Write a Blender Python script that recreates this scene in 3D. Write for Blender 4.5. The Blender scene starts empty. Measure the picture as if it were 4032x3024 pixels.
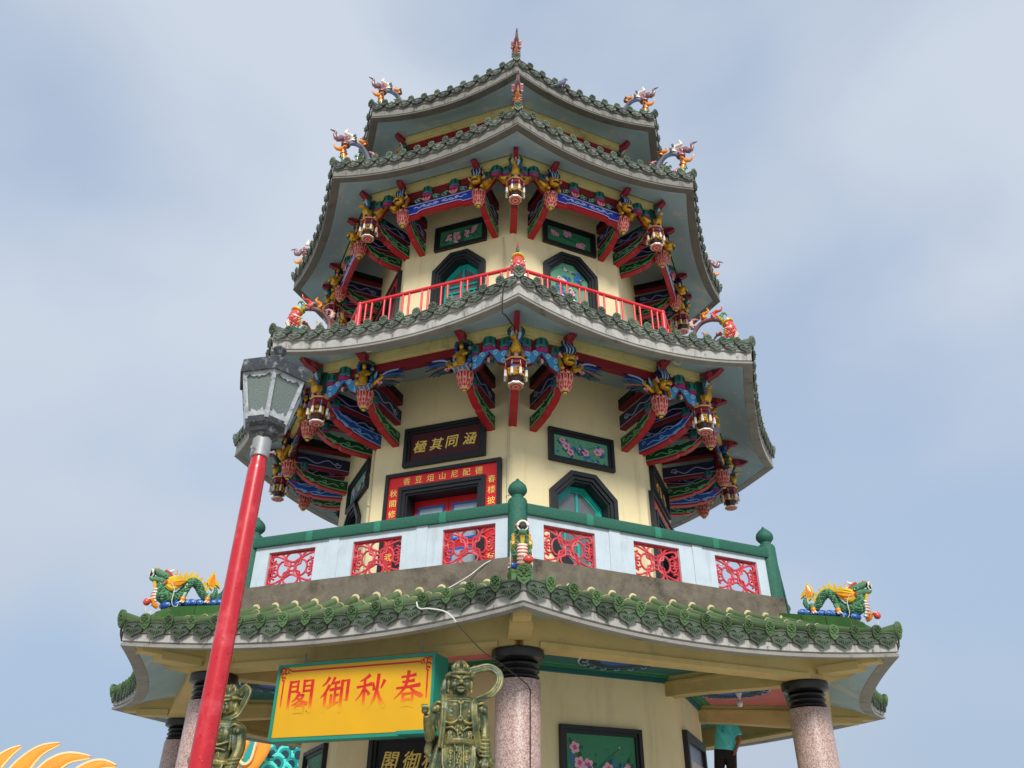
import bpy, bmesh, math, random
from mathutils import Vector, Matrix, noise, geometry, Euler

random.seed(7)
scene = bpy.context.scene
COL = scene.collection
PI = math.pi
rad = math.radians
GZ = -1.6                                  # ground level (camera height is z = 0)

# ------------------------------------------------------------------ camera
def cam_axes(yaw, pitch, roll):
    f = Vector((math.sin(yaw)*math.cos(pitch), math.cos(yaw)*math.cos(pitch), math.sin(pitch)))
    r = Vector((math.cos(yaw), -math.sin(yaw), 0))
    u = r.cross(f)
    c, s = math.cos(roll), math.sin(roll)
    return c*r+s*u, -s*r+c*u, f
cam = bpy.data.cameras.new('camera')
cam.sensor_fit = 'HORIZONTAL'; cam.sensor_width = 36; cam.lens = 36*0.7658
cam.clip_start = 0.05; cam.clip_end = 6000
camo = bpy.data.objects.new('camera', cam); COL.objects.link(camo)
_r, _u, _f = cam_axes(0.0068, 0.5488, 0.0063)
camo.matrix_world = Matrix(((_r.x, _u.x, -_f.x, 0), (_r.y, _u.y, -_f.y, -2.1724*7), (_r.z, _u.z, -_f.z, 0), (0, 0, 0, 1)))
scene.camera = camo

# ------------------------------------------------------------------ world: hazy blue sky with thin broken cloud
SUN_EL, SUN_AZ = rad(37), rad(172)         # azimuth clockwise from +Y: behind the camera, a little to the right
world = bpy.data.worlds.new('World'); scene.world = world; world.use_nodes = True
wn, wl = world.node_tree.nodes, world.node_tree.links
wn.clear()
wout = wn.new('ShaderNodeOutputWorld'); bg = wn.new('ShaderNodeBackground'); bg.inputs['Strength'].default_value = 0.115
sky = wn.new('ShaderNodeTexSky'); sky.sky_type = 'NISHITA'; sky.sun_disc = False
sky.sun_elevation = SUN_EL; sky.sun_rotation = SUN_AZ; sky.air_density = 1.0; sky.dust_density = 1.2; sky.ozone_density = 2.0
tc = wn.new('ShaderNodeTexCoord')
def wnoise(scale, detail, rough, loc, sc=(1, 1, 1), dist=0.0):
    mp = wn.new('ShaderNodeMapping'); mp.inputs['Location'].default_value = loc; mp.inputs['Scale'].default_value = sc
    wl.new(tc.outputs['Generated'], mp.inputs['Vector'])
    n = wn.new('ShaderNodeTexNoise'); n.inputs['Scale'].default_value = scale; n.inputs['Detail'].default_value = detail
    n.inputs['Roughness'].default_value = rough; n.inputs['Distortion'].default_value = dist
    wl.new(mp.outputs['Vector'], n.inputs['Vector']); return n
n1 = wnoise(1.7, 2.2, 0.45, (4.8, 6.6, 1.2), (1, 1, 1.35), 0.1)
n2 = wnoise(5.0, 4.0, 0.5, (0.2, 2.4, 0.7), (1, 1, 1.2), 0.25)
mm = wn.new('ShaderNodeMix'); mm.data_type = 'FLOAT'; mm.inputs[0].default_value = 0.17
wl.new(n1.outputs['Fac'], mm.inputs[2]); wl.new(n2.outputs['Fac'], mm.inputs[3])
cr = wn.new('ShaderNodeMapRange'); cr.interpolation_type = 'SMOOTHSTEP'
cr.inputs['From Min'].default_value = 0.38; cr.inputs['From Max'].default_value = 0.60
cr.inputs['To Min'].default_value = 0.42; cr.inputs['To Max'].default_value = 0.92
wl.new(mm.outputs[0], cr.inputs['Value'])
tint = wn.new('ShaderNodeMix'); tint.data_type = 'RGBA'; tint.blend_type = 'MULTIPLY'; tint.inputs[0].default_value = 1.0
wl.new(sky.outputs['Color'], tint.inputs[6]); tint.inputs[7].default_value = (0.84, 1.20, 1.46, 1)
sxyz = wn.new('ShaderNodeSeparateXYZ'); wl.new(tc.outputs['Generated'], sxyz.inputs[0])
low = wn.new('ShaderNodeMapRange'); low.interpolation_type = 'SMOOTHSTEP'          # grey-blue haze low over the horizon, all round
low.inputs['From Min'].default_value = 0.0; low.inputs['From Max'].default_value = 0.55
low.inputs['To Min'].default_value = 0.95; low.inputs['To Max'].default_value = 0.05
wl.new(sxyz.outputs['Z'], low.inputs['Value'])
hzf = wn.new('ShaderNodeMapRange'); hzf.inputs['To Min'].default_value = 0.62; hzf.inputs['To Max'].default_value = 0.95; wl.new(low.outputs['Result'], hzf.inputs['Value'])
hz = wn.new('ShaderNodeMix'); hz.data_type = 'RGBA'
wl.new(hzf.outputs['Result'], hz.inputs[0]); wl.new(tint.outputs[2], hz.inputs[6]); hz.inputs[7].default_value = (2.7, 3.75, 5.3, 1)
cl_ = wn.new('ShaderNodeMix'); cl_.data_type = 'RGBA'                               # clouds are greyer low down, whiter overhead
wl.new(low.outputs['Result'], cl_.inputs[0]); cl_.inputs[6].default_value = (5.1, 5.6, 6.35, 1); cl_.inputs[7].default_value = (3.9, 4.5, 5.35, 1)
mix = wn.new('ShaderNodeMix'); mix.data_type = 'RGBA'
wl.new(cr.outputs['Result'], mix.inputs[0]); wl.new(hz.outputs[2], mix.inputs[6]); wl.new(cl_.outputs[2], mix.inputs[7])
wl.new(mix.outputs[2], bg.inputs['Color']); wl.new(bg.outputs[0], wout.inputs['Surface'])

# ------------------------------------------------------------------ sun through thin cloud
sun = bpy.data.lights.new('sun', 'SUN'); sun.energy = 3.2; sun.angle = rad(14); sun.color = (1.0, 0.955, 0.88)
suno = bpy.data.objects.new('sun', sun); COL.objects.link(suno)
_d = Vector((math.sin(SUN_AZ)*math.cos(SUN_EL), math.cos(SUN_AZ)*math.cos(SUN_EL), math.sin(SUN_EL)))
suno.rotation_euler = _d.to_track_quat('Z', 'Y').to_euler(); suno.location = _d*60

vs = scene.view_settings
vs.view_transform = 'Standard'; vs.look = 'None'; vs.gamma = 1; vs.use_curve_mapping = False; vs.exposure = 0.15
scene.cycles.max_bounces = 8; scene.cycles.diffuse_bounces = 5; scene.cycles.use_denoising = True

# ------------------------------------------------------------------ materials
def lin(c):
    return tuple(((x/255)/12.92 if x/255 <= 0.04045 else ((x/255+0.055)/1.055)**2.4) for x in c)
MATS = {}
def mat(name, col, rough=0.6, var=0.12, scale=6.0, metal=0.0, bump=0.0, bscale=40.0, dirt_shade=None, dirt_shade_amt=0.35, dscale=2.5,
        coat=0.0, rand=0.0, point=None, streak=False, spec=0.5, edge=(0.50, 0.72)):
    if name in MATS: return MATS[name]
    m = bpy.data.materials.new(name); m.use_nodes = True
    nt = m.node_tree; N, L = nt.nodes, nt.links
    b = N['Principled BSDF']
    b.inputs['Roughness'].default_value = rough; b.inputs['Metallic'].default_value = metal
    b.inputs['Specular IOR Level'].default_value = spec
    if coat: b.inputs['Coat Weight'].default_value = coat; b.inputs['Coat Roughness'].default_value = 0.15
    c = lin(col)
    t = N.new('ShaderNodeTexCoord')
    nz = N.new('ShaderNodeTexNoise'); nz.inputs['Scale'].default_value = scale; nz.inputs['Detail'].default_value = 5
    nz.inputs['Roughness'].default_value = 0.62
    L.new(t.outputs['Object'], nz.inputs['Vector'])
    mr = N.new('ShaderNodeMapRange'); mr.inputs['From Min'].default_value = 0.3; mr.inputs['From Max'].default_value = 0.7
    mr.inputs['To Min'].default_value = 1-var; mr.inputs['To Max'].default_value = 1+var
    L.new(nz.outputs['Fac'], mr.inputs['Value'])
    val = mr.outputs['Result']
    if rand:
        oi = N.new('ShaderNodeObjectInfo')
        r2 = N.new('ShaderNodeMapRange'); r2.inputs['To Min'].default_value = 1-rand; r2.inputs['To Max'].default_value = 1+rand
        L.new(oi.outputs['Random'], r2.inputs['Value'])
        mu = N.new('ShaderNodeMath'); mu.operation = 'MULTIPLY'
        L.new(val, mu.inputs[0]); L.new(r2.outputs['Result'], mu.inputs[1]); val = mu.outputs[0]
    vm = N.new('ShaderNodeVectorMath'); vm.operation = 'SCALE'; vm.inputs[0].default_value = c
    L.new(val, vm.inputs['Scale'])
    out = vm.outputs['Vector']
    if dirt_shade is not None:  # real dirt on most materials, painted recess shade on the gold
        dn = N.new('ShaderNodeTexNoise'); dn.inputs['Scale'].default_value = dscale; dn.inputs['Detail'].default_value = 7
        dn.inputs['Roughness'].default_value = 0.7
        if streak:
            mp = N.new('ShaderNodeMapping'); mp.inputs['Scale'].default_value = (3.0, 3.0, 0.35)
            L.new(t.outputs['Object'], mp.inputs['Vector']); L.new(mp.outputs['Vector'], dn.inputs['Vector'])
        else:
            L.new(t.outputs['Object'], dn.inputs['Vector'])
        dr = N.new('ShaderNodeMapRange'); dr.interpolation_type = 'SMOOTHSTEP'
        dr.inputs['From Min'].default_value = edge[0]; dr.inputs['From Max'].default_value = edge[1]
        dr.inputs['To Min'].default_value = 0; dr.inputs['To Max'].default_value = dirt_shade_amt
        L.new(dn.outputs['Fac'], dr.inputs['Value'])
        mx = N.new('ShaderNodeMix'); mx.data_type = 'RGBA'
        L.new(dr.outputs['Result'], mx.inputs[0]); L.new(out, mx.inputs[6]); mx.inputs[7].default_value = (*lin(dirt_shade), 1)
        out = mx.outputs[2]
    if point is not None:
        ge = N.new('ShaderNodeNewGeometry')
        pr = N.new('ShaderNodeMapRange'); pr.inputs['From Min'].default_value = 0.49; pr.inputs['From Max'].default_value = 0.58
        L.new(ge.outputs['Pointiness'], pr.inputs['Value'])
        ad = N.new('ShaderNodeMath'); ad.operation = 'MULTIPLY_ADD'; ad.use_clamp = True
        sb = N.new('ShaderNodeMath'); sb.operation = 'SUBTRACT'; sb.inputs[1].default_value = 0.5
        L.new(nz.outputs['Fac'], sb.inputs[0])
        L.new(sb.outputs[0], ad.inputs[0]); ad.inputs[1].default_value = 2.2; L.new(pr.outputs['Result'], ad.inputs[2])
        mx = N.new('ShaderNodeMix'); mx.data_type = 'RGBA'
        L.new(ad.outputs[0], mx.inputs[0]); L.new(out, mx.inputs[6]); mx.inputs[7].default_value = (*lin(point), 1)
        out = mx.outputs[2]
    L.new(out, b.inputs['Base Color'])
    if bump:
        bn = N.new('ShaderNodeTexNoise'); bn.inputs['Scale'].default_value = bscale; bn.inputs['Detail'].default_value = 4
        L.new(t.outputs['Object'], bn.inputs['Vector'])
        bp = N.new('ShaderNodeBump'); bp.inputs['Strength'].default_value = bump; bp.inputs['Distance'].default_value = 0.02
        L.new(bn.outputs['Fac'], bp.inputs['Height']); L.new(bp.outputs['Normal'], b.inputs['Normal'])
    MATS[name] = m
    return m

mat('cream_wall', (232, 216, 170), 0.75, 0.06, 1.2, dirt_shade=(150, 128, 86), dirt_shade_amt=0.26, dscale=1.2, streak=True, bump=0.06, bscale=14)
mat('cream_beam', (196, 172, 112), 0.7, 0.08, 2.0, dirt_shade=(120, 98, 55), dirt_shade_amt=0.4, dscale=1.6, bump=0.15, bscale=9)  # the wall cream taken darker and yellower, gallery shade put into the colour
mat('soffit_blue', (160, 188, 198), 0.75, 0.10, 0.9, dirt_shade=(206, 202, 188), dirt_shade_amt=0.6, dscale=2.8, bump=0.06, bscale=12, edge=(0.555, 0.60))
mat('ceiling_blue', (170, 190, 196), 0.75, 0.06, 1.5)
mat('concrete', (172, 170, 164), 0.85, 0.16, 5.0, dirt_shade=(78, 76, 70), dirt_shade_amt=0.8, dscale=2.4, streak=True, bump=0.2, bscale=30)
mat('concrete_lip', (142, 139, 132), 0.85, 0.16, 6.0, dirt_shade=(64, 62, 56), dirt_shade_amt=0.7, dscale=3, bump=0.2, bscale=30)
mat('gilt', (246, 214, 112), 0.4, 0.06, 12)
mat('concrete_dark', (128, 126, 119), 0.85, 0.16, 5.0, dirt_shade=(52, 50, 46), dirt_shade_amt=0.85, dscale=2.4, streak=True, bump=0.2, bscale=30)
mat('concrete_lip_dark', (104, 101, 93), 0.85, 0.16, 6.0, dirt_shade=(50, 48, 44), dirt_shade_amt=0.7, dscale=3, bump=0.2, bscale=30)
mat('kerb_concrete', (108, 100, 86), 0.9, 0.28, 6.0, dirt_shade=(50, 44, 34), dirt_shade_amt=0.85, dscale=2.0, bump=0.35, bscale=26)
mat('mortar', (120, 108, 92), 0.95, 0.3, 20, bump=0.5, bscale=50)
mat('mortar_pale', (196, 182, 138), 0.9, 0.2, 18, bump=0.4, bscale=50)
mat('roof_bed', (64, 58, 46), 0.95, 0.3, 8, bump=0.4)  # mortar and dirt, browned darker to paint shade between the barrel rows
mat('tile_green', (76, 102, 64), 0.52, 0.22, 9, rand=0.38, dirt_shade=(74, 76, 62), dirt_shade_amt=0.5, dscale=5, spec=0.25, bump=0.15, bscale=45)
mat('tile_barrel', (80, 102, 66), 0.52, 0.16, 5, rand=0.2, dirt_shade=(118, 118, 92), dirt_shade_amt=0.4, dscale=6, spec=0.25)
mat('tile_drip', (78, 90, 74), 0.52, 0.22, 9, rand=0.4, dirt_shade=(48, 52, 50), dirt_shade_amt=0.6, dscale=4, spec=0.25, bump=0.15, bscale=45)
mat('tile_pale', (94, 106, 90), 0.52, 0.2, 9, rand=0.34, dirt_shade=(70, 76, 66), dirt_shade_amt=0.5, dscale=4, spec=0.25, bump=0.15, bscale=45)
mat('tile_pale_drip', (98, 105, 94), 0.52, 0.2, 9, rand=0.34, dirt_shade=(64, 68, 62), dirt_shade_amt=0.5, dscale=4, bump=0.15, bscale=45)
mat('ridge_tile', (62, 104, 50), 0.55, 0.16, 6, rand=0.12, dirt_shade=(150, 140, 96), dirt_shade_amt=0.3, dscale=5, spec=0.25)
mat('beam_yellow', (212, 196, 132), 0.65, 0.1, 3, dirt_shade=(128, 112, 66), dirt_shade_amt=0.5, dscale=3.2)
mat('beam_red', (124, 12, 32), 0.55, 0.12, 4)
mat('red', (172, 20, 32), 0.5, 0.1, 5)
mat('arm_red', (132, 18, 40), 0.55, 0.12, 5)
mat('arm_line', (205, 96, 112), 0.6, 0.05, 5)
mat('navy', (24, 26, 62), 0.55, 0.12, 5)
mat('navy_line', (150, 160, 206), 0.6, 0.05, 5)
mat('strut_blue', (24, 82, 170), 0.5, 0.1, 5)
mat('strut_blue_line', (142, 188, 232), 0.55, 0.05, 5)
mat('strut_green', (14, 62, 38), 0.5, 0.12, 5)
mat('strut_green_line', (112, 186, 126), 0.55, 0.05, 5)
mat('purple', (168, 46, 120), 0.5, 0.1, 5)
mat('teal_block', (40, 118, 112), 0.5, 0.12, 5)
mat('teal_line', (14, 58, 60), 0.5, 0.05, 5)
mat('gold', (214, 164, 54), 0.28, 0.22, 14, metal=0.6, dirt_shade=(92, 54, 18), dirt_shade_amt=0.85, dscale=26, bump=0.9, bscale=38)  # brown mottling paints in the dark recesses that the carving lacks
mat('gold_paint', (220, 176, 62), 0.42, 0.12, 12, metal=0.15)
mat('lotus_red', (186, 36, 48), 0.5, 0.1, 6)
mat('lotus_pink', (216, 156, 138), 0.5, 0.08, 6)
mat('lantern_dark', (56, 16, 26), 0.4, 0.1, 6)
mat('lantern_purple', (128, 26, 66), 0.45, 0.1, 6)
mat('white_ceramic', (228, 222, 214), 0.35, 0.06, 6, coat=0.2)
mat('cloud_blue', (66, 148, 206), 0.5, 0.1, 6)
mat('cloud_line', (170, 218, 242), 0.5, 0.05, 6)
mat('board_blue', (30, 62, 178), 0.5, 0.08, 4)
mat('board_line', (206, 212, 244), 0.5, 0.04, 4)
mat('leaf_dark', (20, 70, 56), 0.5, 0.1, 6)
mat('black_frame', (26, 28, 32), 0.5, 0.2, 6, bump=0.15, bscale=30)
mat('teal_frame', (24, 172, 158), 0.45, 0.06, 5)
mat('maroon_board', (70, 22, 28), 0.55, 0.12, 3)
mat('red_lacquer', (214, 26, 26), 0.4, 0.05, 3)
mat('door_red', (200, 22, 26), 0.4, 0.08, 3)
mat('door_blue', (32, 96, 190), 0.45, 0.06, 3)
mat('frosted', (150, 168, 176), 0.3, 0.1, 2)
mat('picture_green', (96, 160, 128), 0.55, 0.08, 2)
mat('picture_green_dark', (52, 128, 92), 0.55, 0.08, 2)
mat('petal_pink', (226, 168, 190), 0.6, 0.12, 30)
mat('petal_deep', (196, 84, 118), 0.6, 0.12, 30)
mat('petal_blue', (40, 112, 178), 0.6, 0.12, 30)
mat('leaf_green', (28, 84, 62), 0.6, 0.12, 30)
mat('rail_green', (32, 94, 76), 0.65, 0.42, 60, bump=0.5, bscale=70)
mat('rail_green_smooth', (44, 124, 98), 0.5, 0.1, 5)
mat('parapet', (190, 202, 210), 0.8, 0.06, 4, dirt_shade=(150, 152, 150), dirt_shade_amt=0.4, dscale=3.2, streak=True, bump=0.2, bscale=60)
mat('grille_red', (198, 58, 70), 0.55, 0.14, 8, dirt_shade=(228, 150, 156), dirt_shade_amt=0.5, dscale=9)
mat('pipe_red', (226, 48, 58), 0.35, 0.06, 6)
mat('black_stone', (16, 16, 17), 0.35, 0.2, 8, bump=0.15, bscale=30)
mat('conduit', (206, 196, 164), 0.6, 0.08, 5)
mat('bronze', (60, 74, 52), 0.45, 0.25, 6, metal=0.3, point=(166, 148, 82), bump=0.12, bscale=60)
mat('sign_yellow', (216, 162, 8), 0.45, 0.04, 2)
mat('sign_teal', (20, 132, 112), 0.5, 0.08, 4)
mat('sign_teal_dark', (12, 84, 76), 0.5, 0.08, 4)
mat('sign_red', (196, 24, 24), 0.5, 0.06, 6)
mat('pole_red', (186, 28, 38), 0.32, 0.08, 3, dirt_shade=(226, 120, 128), dirt_shade_amt=0.5, dscale=3.0, coat=0.2)
mat('pole_chip', (176, 10, 18), 0.45, 0.1, 5)
mat('galvanised', (150, 152, 152), 0.5, 0.16, 9, metal=0.3)
mat('lamp_metal', (58, 60, 62), 0.5, 0.25, 9, metal=0.2, dirt_shade=(176, 180, 184), dirt_shade_amt=0.6, dscale=16, bump=0.3, bscale=30)
mat('lamp_flaked', (176, 180, 184), 0.6, 0.2, 16, dirt_shade=(52, 54, 58), dirt_shade_amt=0.95, dscale=13, bump=0.35, bscale=40)
mat('d_green', (92, 136, 100), 0.28, 0.18, 14, coat=0.35)
mat('d_green_dark', (34, 104, 62), 0.35, 0.15, 14, coat=0.2)
mat('d_yellow', (228, 188, 48), 0.3, 0.12, 12, coat=0.35)
mat('d_orange', (236, 140, 22), 0.3, 0.12, 12, coat=0.35)
mat('d_blue', (40, 84, 164), 0.3, 0.18, 12, coat=0.35)
mat('d_red', (204, 68, 52), 0.3, 0.12, 12, coat=0.35)
mat('d_white', (232, 224, 206), 0.3, 0.08, 12, coat=0.35)
mat('d_brown', (134, 84, 58), 0.4, 0.15, 12, coat=0.2)
mat('d_pink', (222, 150, 160), 0.3, 0.12, 12, coat=0.35)
mat('d_purple', (134, 96, 100), 0.35, 0.15, 12, coat=0.25)
mat('d_grey', (120, 126, 140), 0.35, 0.15, 12, coat=0.25)
mat('d_black', (12, 12, 13), 0.6, 0.1, 8)
mat('fin_orange', (240, 150, 44), 0.6, 0.12, 1.2, dirt_shade=(120, 62, 20), dirt_shade_amt=0.5, dscale=1.5)
mat('fin_cream', (240, 206, 150), 0.6, 0.06, 2)
mat('scale_aqua', (92, 232, 216), 0.55, 0.06, 2)
mat('scale_teal', (24, 150, 146), 0.55, 0.08, 2)
mat('scale_dark', (26, 62, 74), 0.55, 0.1, 2)
mat('cable_white', (214, 214, 210), 0.5, 0.06, 5)
mat('cable_black', (28, 27, 27), 0.5, 0.1, 5)
mat('ceil_green', (58, 132, 88), 0.7, 0.1, 3)
mat('ceil_teal', (28, 96, 98), 0.7, 0.1, 3)
mat('ceil_pink', (206, 112, 108), 0.7, 0.12, 5)
mat('ceil_dark', (26, 46, 66), 0.7, 0.2, 6)
mat('bulb', (236, 234, 226), 0.3, 0.03, 3)
mat('shirt', (110, 234, 240), 0.8, 0.08, 6)  # brightened so the shaded shirt looks lit; light put into the colour
mat('trousers', (40, 34, 34), 0.85, 0.15, 6)
mat('skin', (164, 112, 84), 0.55, 0.06, 6)
mat('hair', (22, 18, 16), 0.6, 0.1, 20)
mat('pigeon_grey', (96, 102, 122), 0.7, 0.15, 20)
mat('paving', (182, 177, 166), 0.85, 0.12, 0.7, dirt_shade=(120, 114, 104), dirt_shade_amt=0.4, dscale=0.5)
mat('dark_inside', (20, 19, 18), 0.9, 0.1, 2)
mat('aluminium', (150, 150, 148), 0.4, 0.1, 5, metal=0.6)

# speckled pink granite of the columns
def granite():
    m = mat('granite', (168, 120, 116), 0.38, 0.1, 4)
    nt = m.node_tree; N, L = nt.nodes, nt.links; b = N['Principled BSDF']
    t = N.new('ShaderNodeTexCoord')
    n = N.new('ShaderNodeTexNoise'); n.inputs['Scale'].default_value = 58; n.inputs['Detail'].default_value = 2.0; n.inputs['Distortion'].default_value = 1.2
    L.new(t.outputs['Object'], n.inputs['Vector'])
    r = N.new('ShaderNodeValToRGB'); e = r.color_ramp.elements
    e[0].position = 0.42; e[0].color = (*lin((150, 112, 104)), 1); e[1].position = 0.58; e[1].color = (*lin((198, 178, 170)), 1)
    L.new(n.outputs['Fac'], r.inputs['Fac']); L.new(r.outputs['Color'], b.inputs['Base Color'])
    return m
granite()
# window glass: dark, glossy, base colour paled as a painted reflection
def glass():
    m = bpy.data.materials.new('window_glass'); m.use_nodes = True; b = m.node_tree.nodes['Principled BSDF']
    b.inputs['Base Color'].default_value = (0.13, 0.15, 0.16, 1); b.inputs['Roughness'].default_value = 0.06
    b.inputs['Specular IOR Level'].default_value = 0.9; MATS['window_glass'] = m
    g = bpy.data.materials.new('frosted_lamp_glass'); g.use_nodes = True; nt = g.node_tree; b = nt.nodes['Principled BSDF']
    b.inputs['Base Color'].default_value = (0.27, 0.33, 0.30, 1); b.inputs['Roughness'].default_value = 0.45
    b.inputs['Transmission Weight'].default_value = 0.45
    t = nt.nodes.new('ShaderNodeTexCoord'); n = nt.nodes.new('ShaderNodeTexNoise'); n.inputs['Scale'].default_value = 70
    bp = nt.nodes.new('ShaderNodeBump'); bp.inputs['Strength'].default_value = 0.5; bp.inputs['Distance'].default_value = 0.01
    nt.links.new(t.outputs['Object'], n.inputs['Vector']); nt.links.new(n.outputs['Fac'], bp.inputs['Height']); nt.links.new(bp.outputs['Normal'], b.inputs['Normal'])
    MATS['frosted_lamp_glass'] = g
glass()
# printed red lettering whose lower half has faded to the yellow of the board
def faded():
    m = bpy.data.materials.new('faded_print'); m.use_nodes = True; nt = m.node_tree; b = nt.nodes['Principled BSDF']
    b.inputs['Roughness'].default_value = 0.45
    t = nt.nodes.new('ShaderNodeTexCoord'); s = nt.nodes.new('ShaderNodeSeparateXYZ'); nt.links.new(t.outputs['Object'], s.inputs[0])
    r = nt.nodes.new('ShaderNodeValToRGB'); e = r.color_ramp.elements
    e[0].position = 0.28; e[0].color = (*lin((216, 162, 8)), 1); e[1].position = 0.62; e[1].color = (*lin((200, 26, 22)), 1)
    x = e.new(0.42); x.color = (*lin((226, 96, 18)), 1)
    mr = nt.nodes.new('ShaderNodeMapRange'); mr.inputs['From Min'].default_value = -0.25; mr.inputs['From Max'].default_value = 0.25
    nt.links.new(s.outputs['Z'], mr.inputs['Value']); nt.links.new(mr.outputs['Result'], r.inputs['Fac']); nt.links.new(r.outputs['Color'], b.inputs['Base Color'])
    MATS['faded_print'] = m
faded()

# ------------------------------------------------------------------ mesh builder
I4 = Matrix.Identity(4)
class MB:
    def __init__(s): s.v = []; s.f = []; s.mi = []; s.mats = []; s.M = I4
    def mid(s, m):
        if m not in s.mats: s.mats.append(m)
        return s.mats.index(m)
    def add(s, vs, fs, m):
        o = len(s.v); M = s.M
        s.v += [tuple(M @ Vector(p)) for p in vs]
        if isinstance(m, (list, tuple)): ids = [s.mid(x) for x in m]
        else: ids = [s.mid(m)]*len(fs)
        for f, i in zip(fs, ids): s.f.append(tuple(o+q for q in f)); s.mi.append(i)
    def box(s, x0, x1, y0, y1, z0, z1, m, bottom=None, front=None):
        v = [(x0,y0,z0),(x1,y0,z0),(x1,y1,z0),(x0,y1,z0),(x0,y0,z1),(x1,y0,z1),(x1,y1,z1),(x0,y1,z1)]
        f = [(0,3,2,1),(4,5,6,7),(0,1,5,4),(2,3,7,6),(1,2,6,5),(3,0,4,7)]
        s.add(v, f, [bottom or m, m, m, m, front or m, m])
    def prism(s, poly, a, b, m, plane='xz', side=None, bottom=None):
        n = len(poly)
        def P(p, h): return (p[0], h, p[1]) if plane == 'xz' else ((h, p[0], p[1]) if plane == 'yz' else (p[0], p[1], h))
        v = [P(p, a) for p in poly]+[P(p, b) for p in poly]
        f = [tuple(range(n))[::-1], tuple(range(n, 2*n))]; ms = [m, m]
        for i in range(n):
            j = (i+1) % n; f.append((i, j, n+j, n+i)); ms.append(side or m)
        s.add(v, f, ms)
    def ring(s, outer, inner, a, b, m, plane='yz', mi=None):
        n = len(outer)
        def P(p, h): return (p[0], h, p[1]) if plane == 'xz' else ((h, p[0], p[1]) if plane == 'yz' else (p[0], p[1], h))
        v = [P(p, a) for p in outer]+[P(p, a) for p in inner]+[P(p, b) for p in outer]+[P(p, b) for p in inner]
        f = []; ms = []
        for i in range(n):
            j = (i+1) % n
            f += [(i, j, n+j, n+i), (2*n+i, 3*n+i, 3*n+j, 2*n+j), (i, 2*n+i, 2*n+j, j), (n+i, n+j, 3*n+j, 3*n+i)]; ms += [m, m, m, mi or m]
        s.add(v, f, ms)
    def lathe(s, prof, n, m, phase=0.0, mats=None, sx=1, sy=1):
        v = []; f = []; ms = []
        for r, z in prof:
            for i in range(n):
                a = phase+2*PI*i/n; v.append((r*math.cos(a)*sx, r*math.sin(a)*sy, z))
        for k in range(len(prof)-1):
            for i in range(n):
                j = (i+1) % n; f.append((k*n+i, k*n+j, (k+1)*n+j, (k+1)*n+i)); ms.append(mats[k] if mats else m)
        f.append(tuple(range(n))[::-1]); ms.append(mats[0] if mats else m)
        f.append(tuple(range((len(prof)-1)*n, len(prof)*n))); ms.append(mats[-1] if mats else m)
        s.add(v, f, ms)
    def tube(s, pts, r, m, n=6, nrm=None, th=None, cap=True):
        P = [Vector(p) for p in pts]; K = len(P)
        R = list(r) if isinstance(r, (list, tuple)) else [r]*K
        T = []
        for i in range(K):
            d = P[min(i+1, K-1)]-P[max(i-1, 0)]
            T.append(d.normalized() if d.length > 1e-9 else Vector((0, 0, 1)))
        if nrm is not None: nv = Vector(nrm).normalized()
        else:
            nv = Vector((0, 0, 1)) if abs(T[0].z) < 0.9 else Vector((1, 0, 0))
        v = []; f = []
        for i in range(K):
            t = T[i]
            if nrm is None: nv = (nv - t*nv.dot(t)).normalized()
            b = t.cross(nv)
            if b.length < 1e-6: b = t.orthogonal()
            b.normalize()
            tr = R[i] if th is None else (th[i] if isinstance(th, (list, tuple)) else th*R[i])
            for q in range(n):
                a = 2*PI*(q+0.5)/n
                v.append(P[i]+b*(R[i]*math.cos(a))+nv*(tr*math.sin(a)))
        for i in range(K-1):
            for q in range(n):
                w = (q+1) % n; f.append((i*n+q, i*n+w, (i+1)*n+w, (i+1)*n+q))
        if cap: f.append(tuple(range(n))[::-1]); f.append(tuple(range((K-1)*n, K*n)))
        s.add(v, f, m)
    def blob(s, c, r, m, nu=8, nv=6, rot=None):
        if not isinstance(r, (list, tuple)): r = (r, r, r)
        R = Euler(rot).to_matrix() if rot else None
        v = []; f = []
        for i in range(nv+1):
            a = PI*i/nv
            for j in range(nu):
                b = 2*PI*j/nu
                p = Vector((r[0]*math.sin(a)*math.cos(b), r[1]*math.sin(a)*math.sin(b), r[2]*math.cos(a)))
                if R: p = R @ p
                v.append(p+Vector(c))
        for i in range(nv):
            for j in range(nu):
                k = (j+1) % nu; f.append((i*nu+j, i*nu+k, (i+1)*nu+k, (i+1)*nu+j))
        s.add(v, f, m)
    def mesh(s, name, smooth=40, weld=True):
        me = bpy.data.meshes.new(name)
        me.from_pydata(s.v, [], s.f)
        for m in s.mats: me.materials.append(MATS[m])
        me.polygons.foreach_set('material_index', s.mi)
        bm = bmesh.new(); bm.from_mesh(me)
        if weld: bmesh.ops.remove_doubles(bm, verts=bm.verts, dist=1e-5)
        bmesh.ops.recalc_face_normals(bm, faces=bm.faces)
        bm.to_mesh(me); bm.free()
        if smooth:
            me.polygons.foreach_set('use_smooth', [True]*len(me.polygons))
            me.set_sharp_from_angle(angle=rad(smooth))
        me.update()
        return me
WM = {}                                     # world matrix of every object that parents others
def put(name, me, parent=None, M=I4, label=None, cat=None, group=None, kind=None):
    o = bpy.data.objects.new(name, me); COL.objects.link(o)
    M = Matrix(M)
    WM[o.name] = M
    if parent is not None:
        o.parent = parent; o.matrix_local = WM[parent.name].inverted() @ M
    else: o.matrix_local = M
    if label: o['label'] = label
    if cat: o['category'] = cat
    if group: o['group'] = group
    if kind: o['kind'] = kind
    return o
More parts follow.
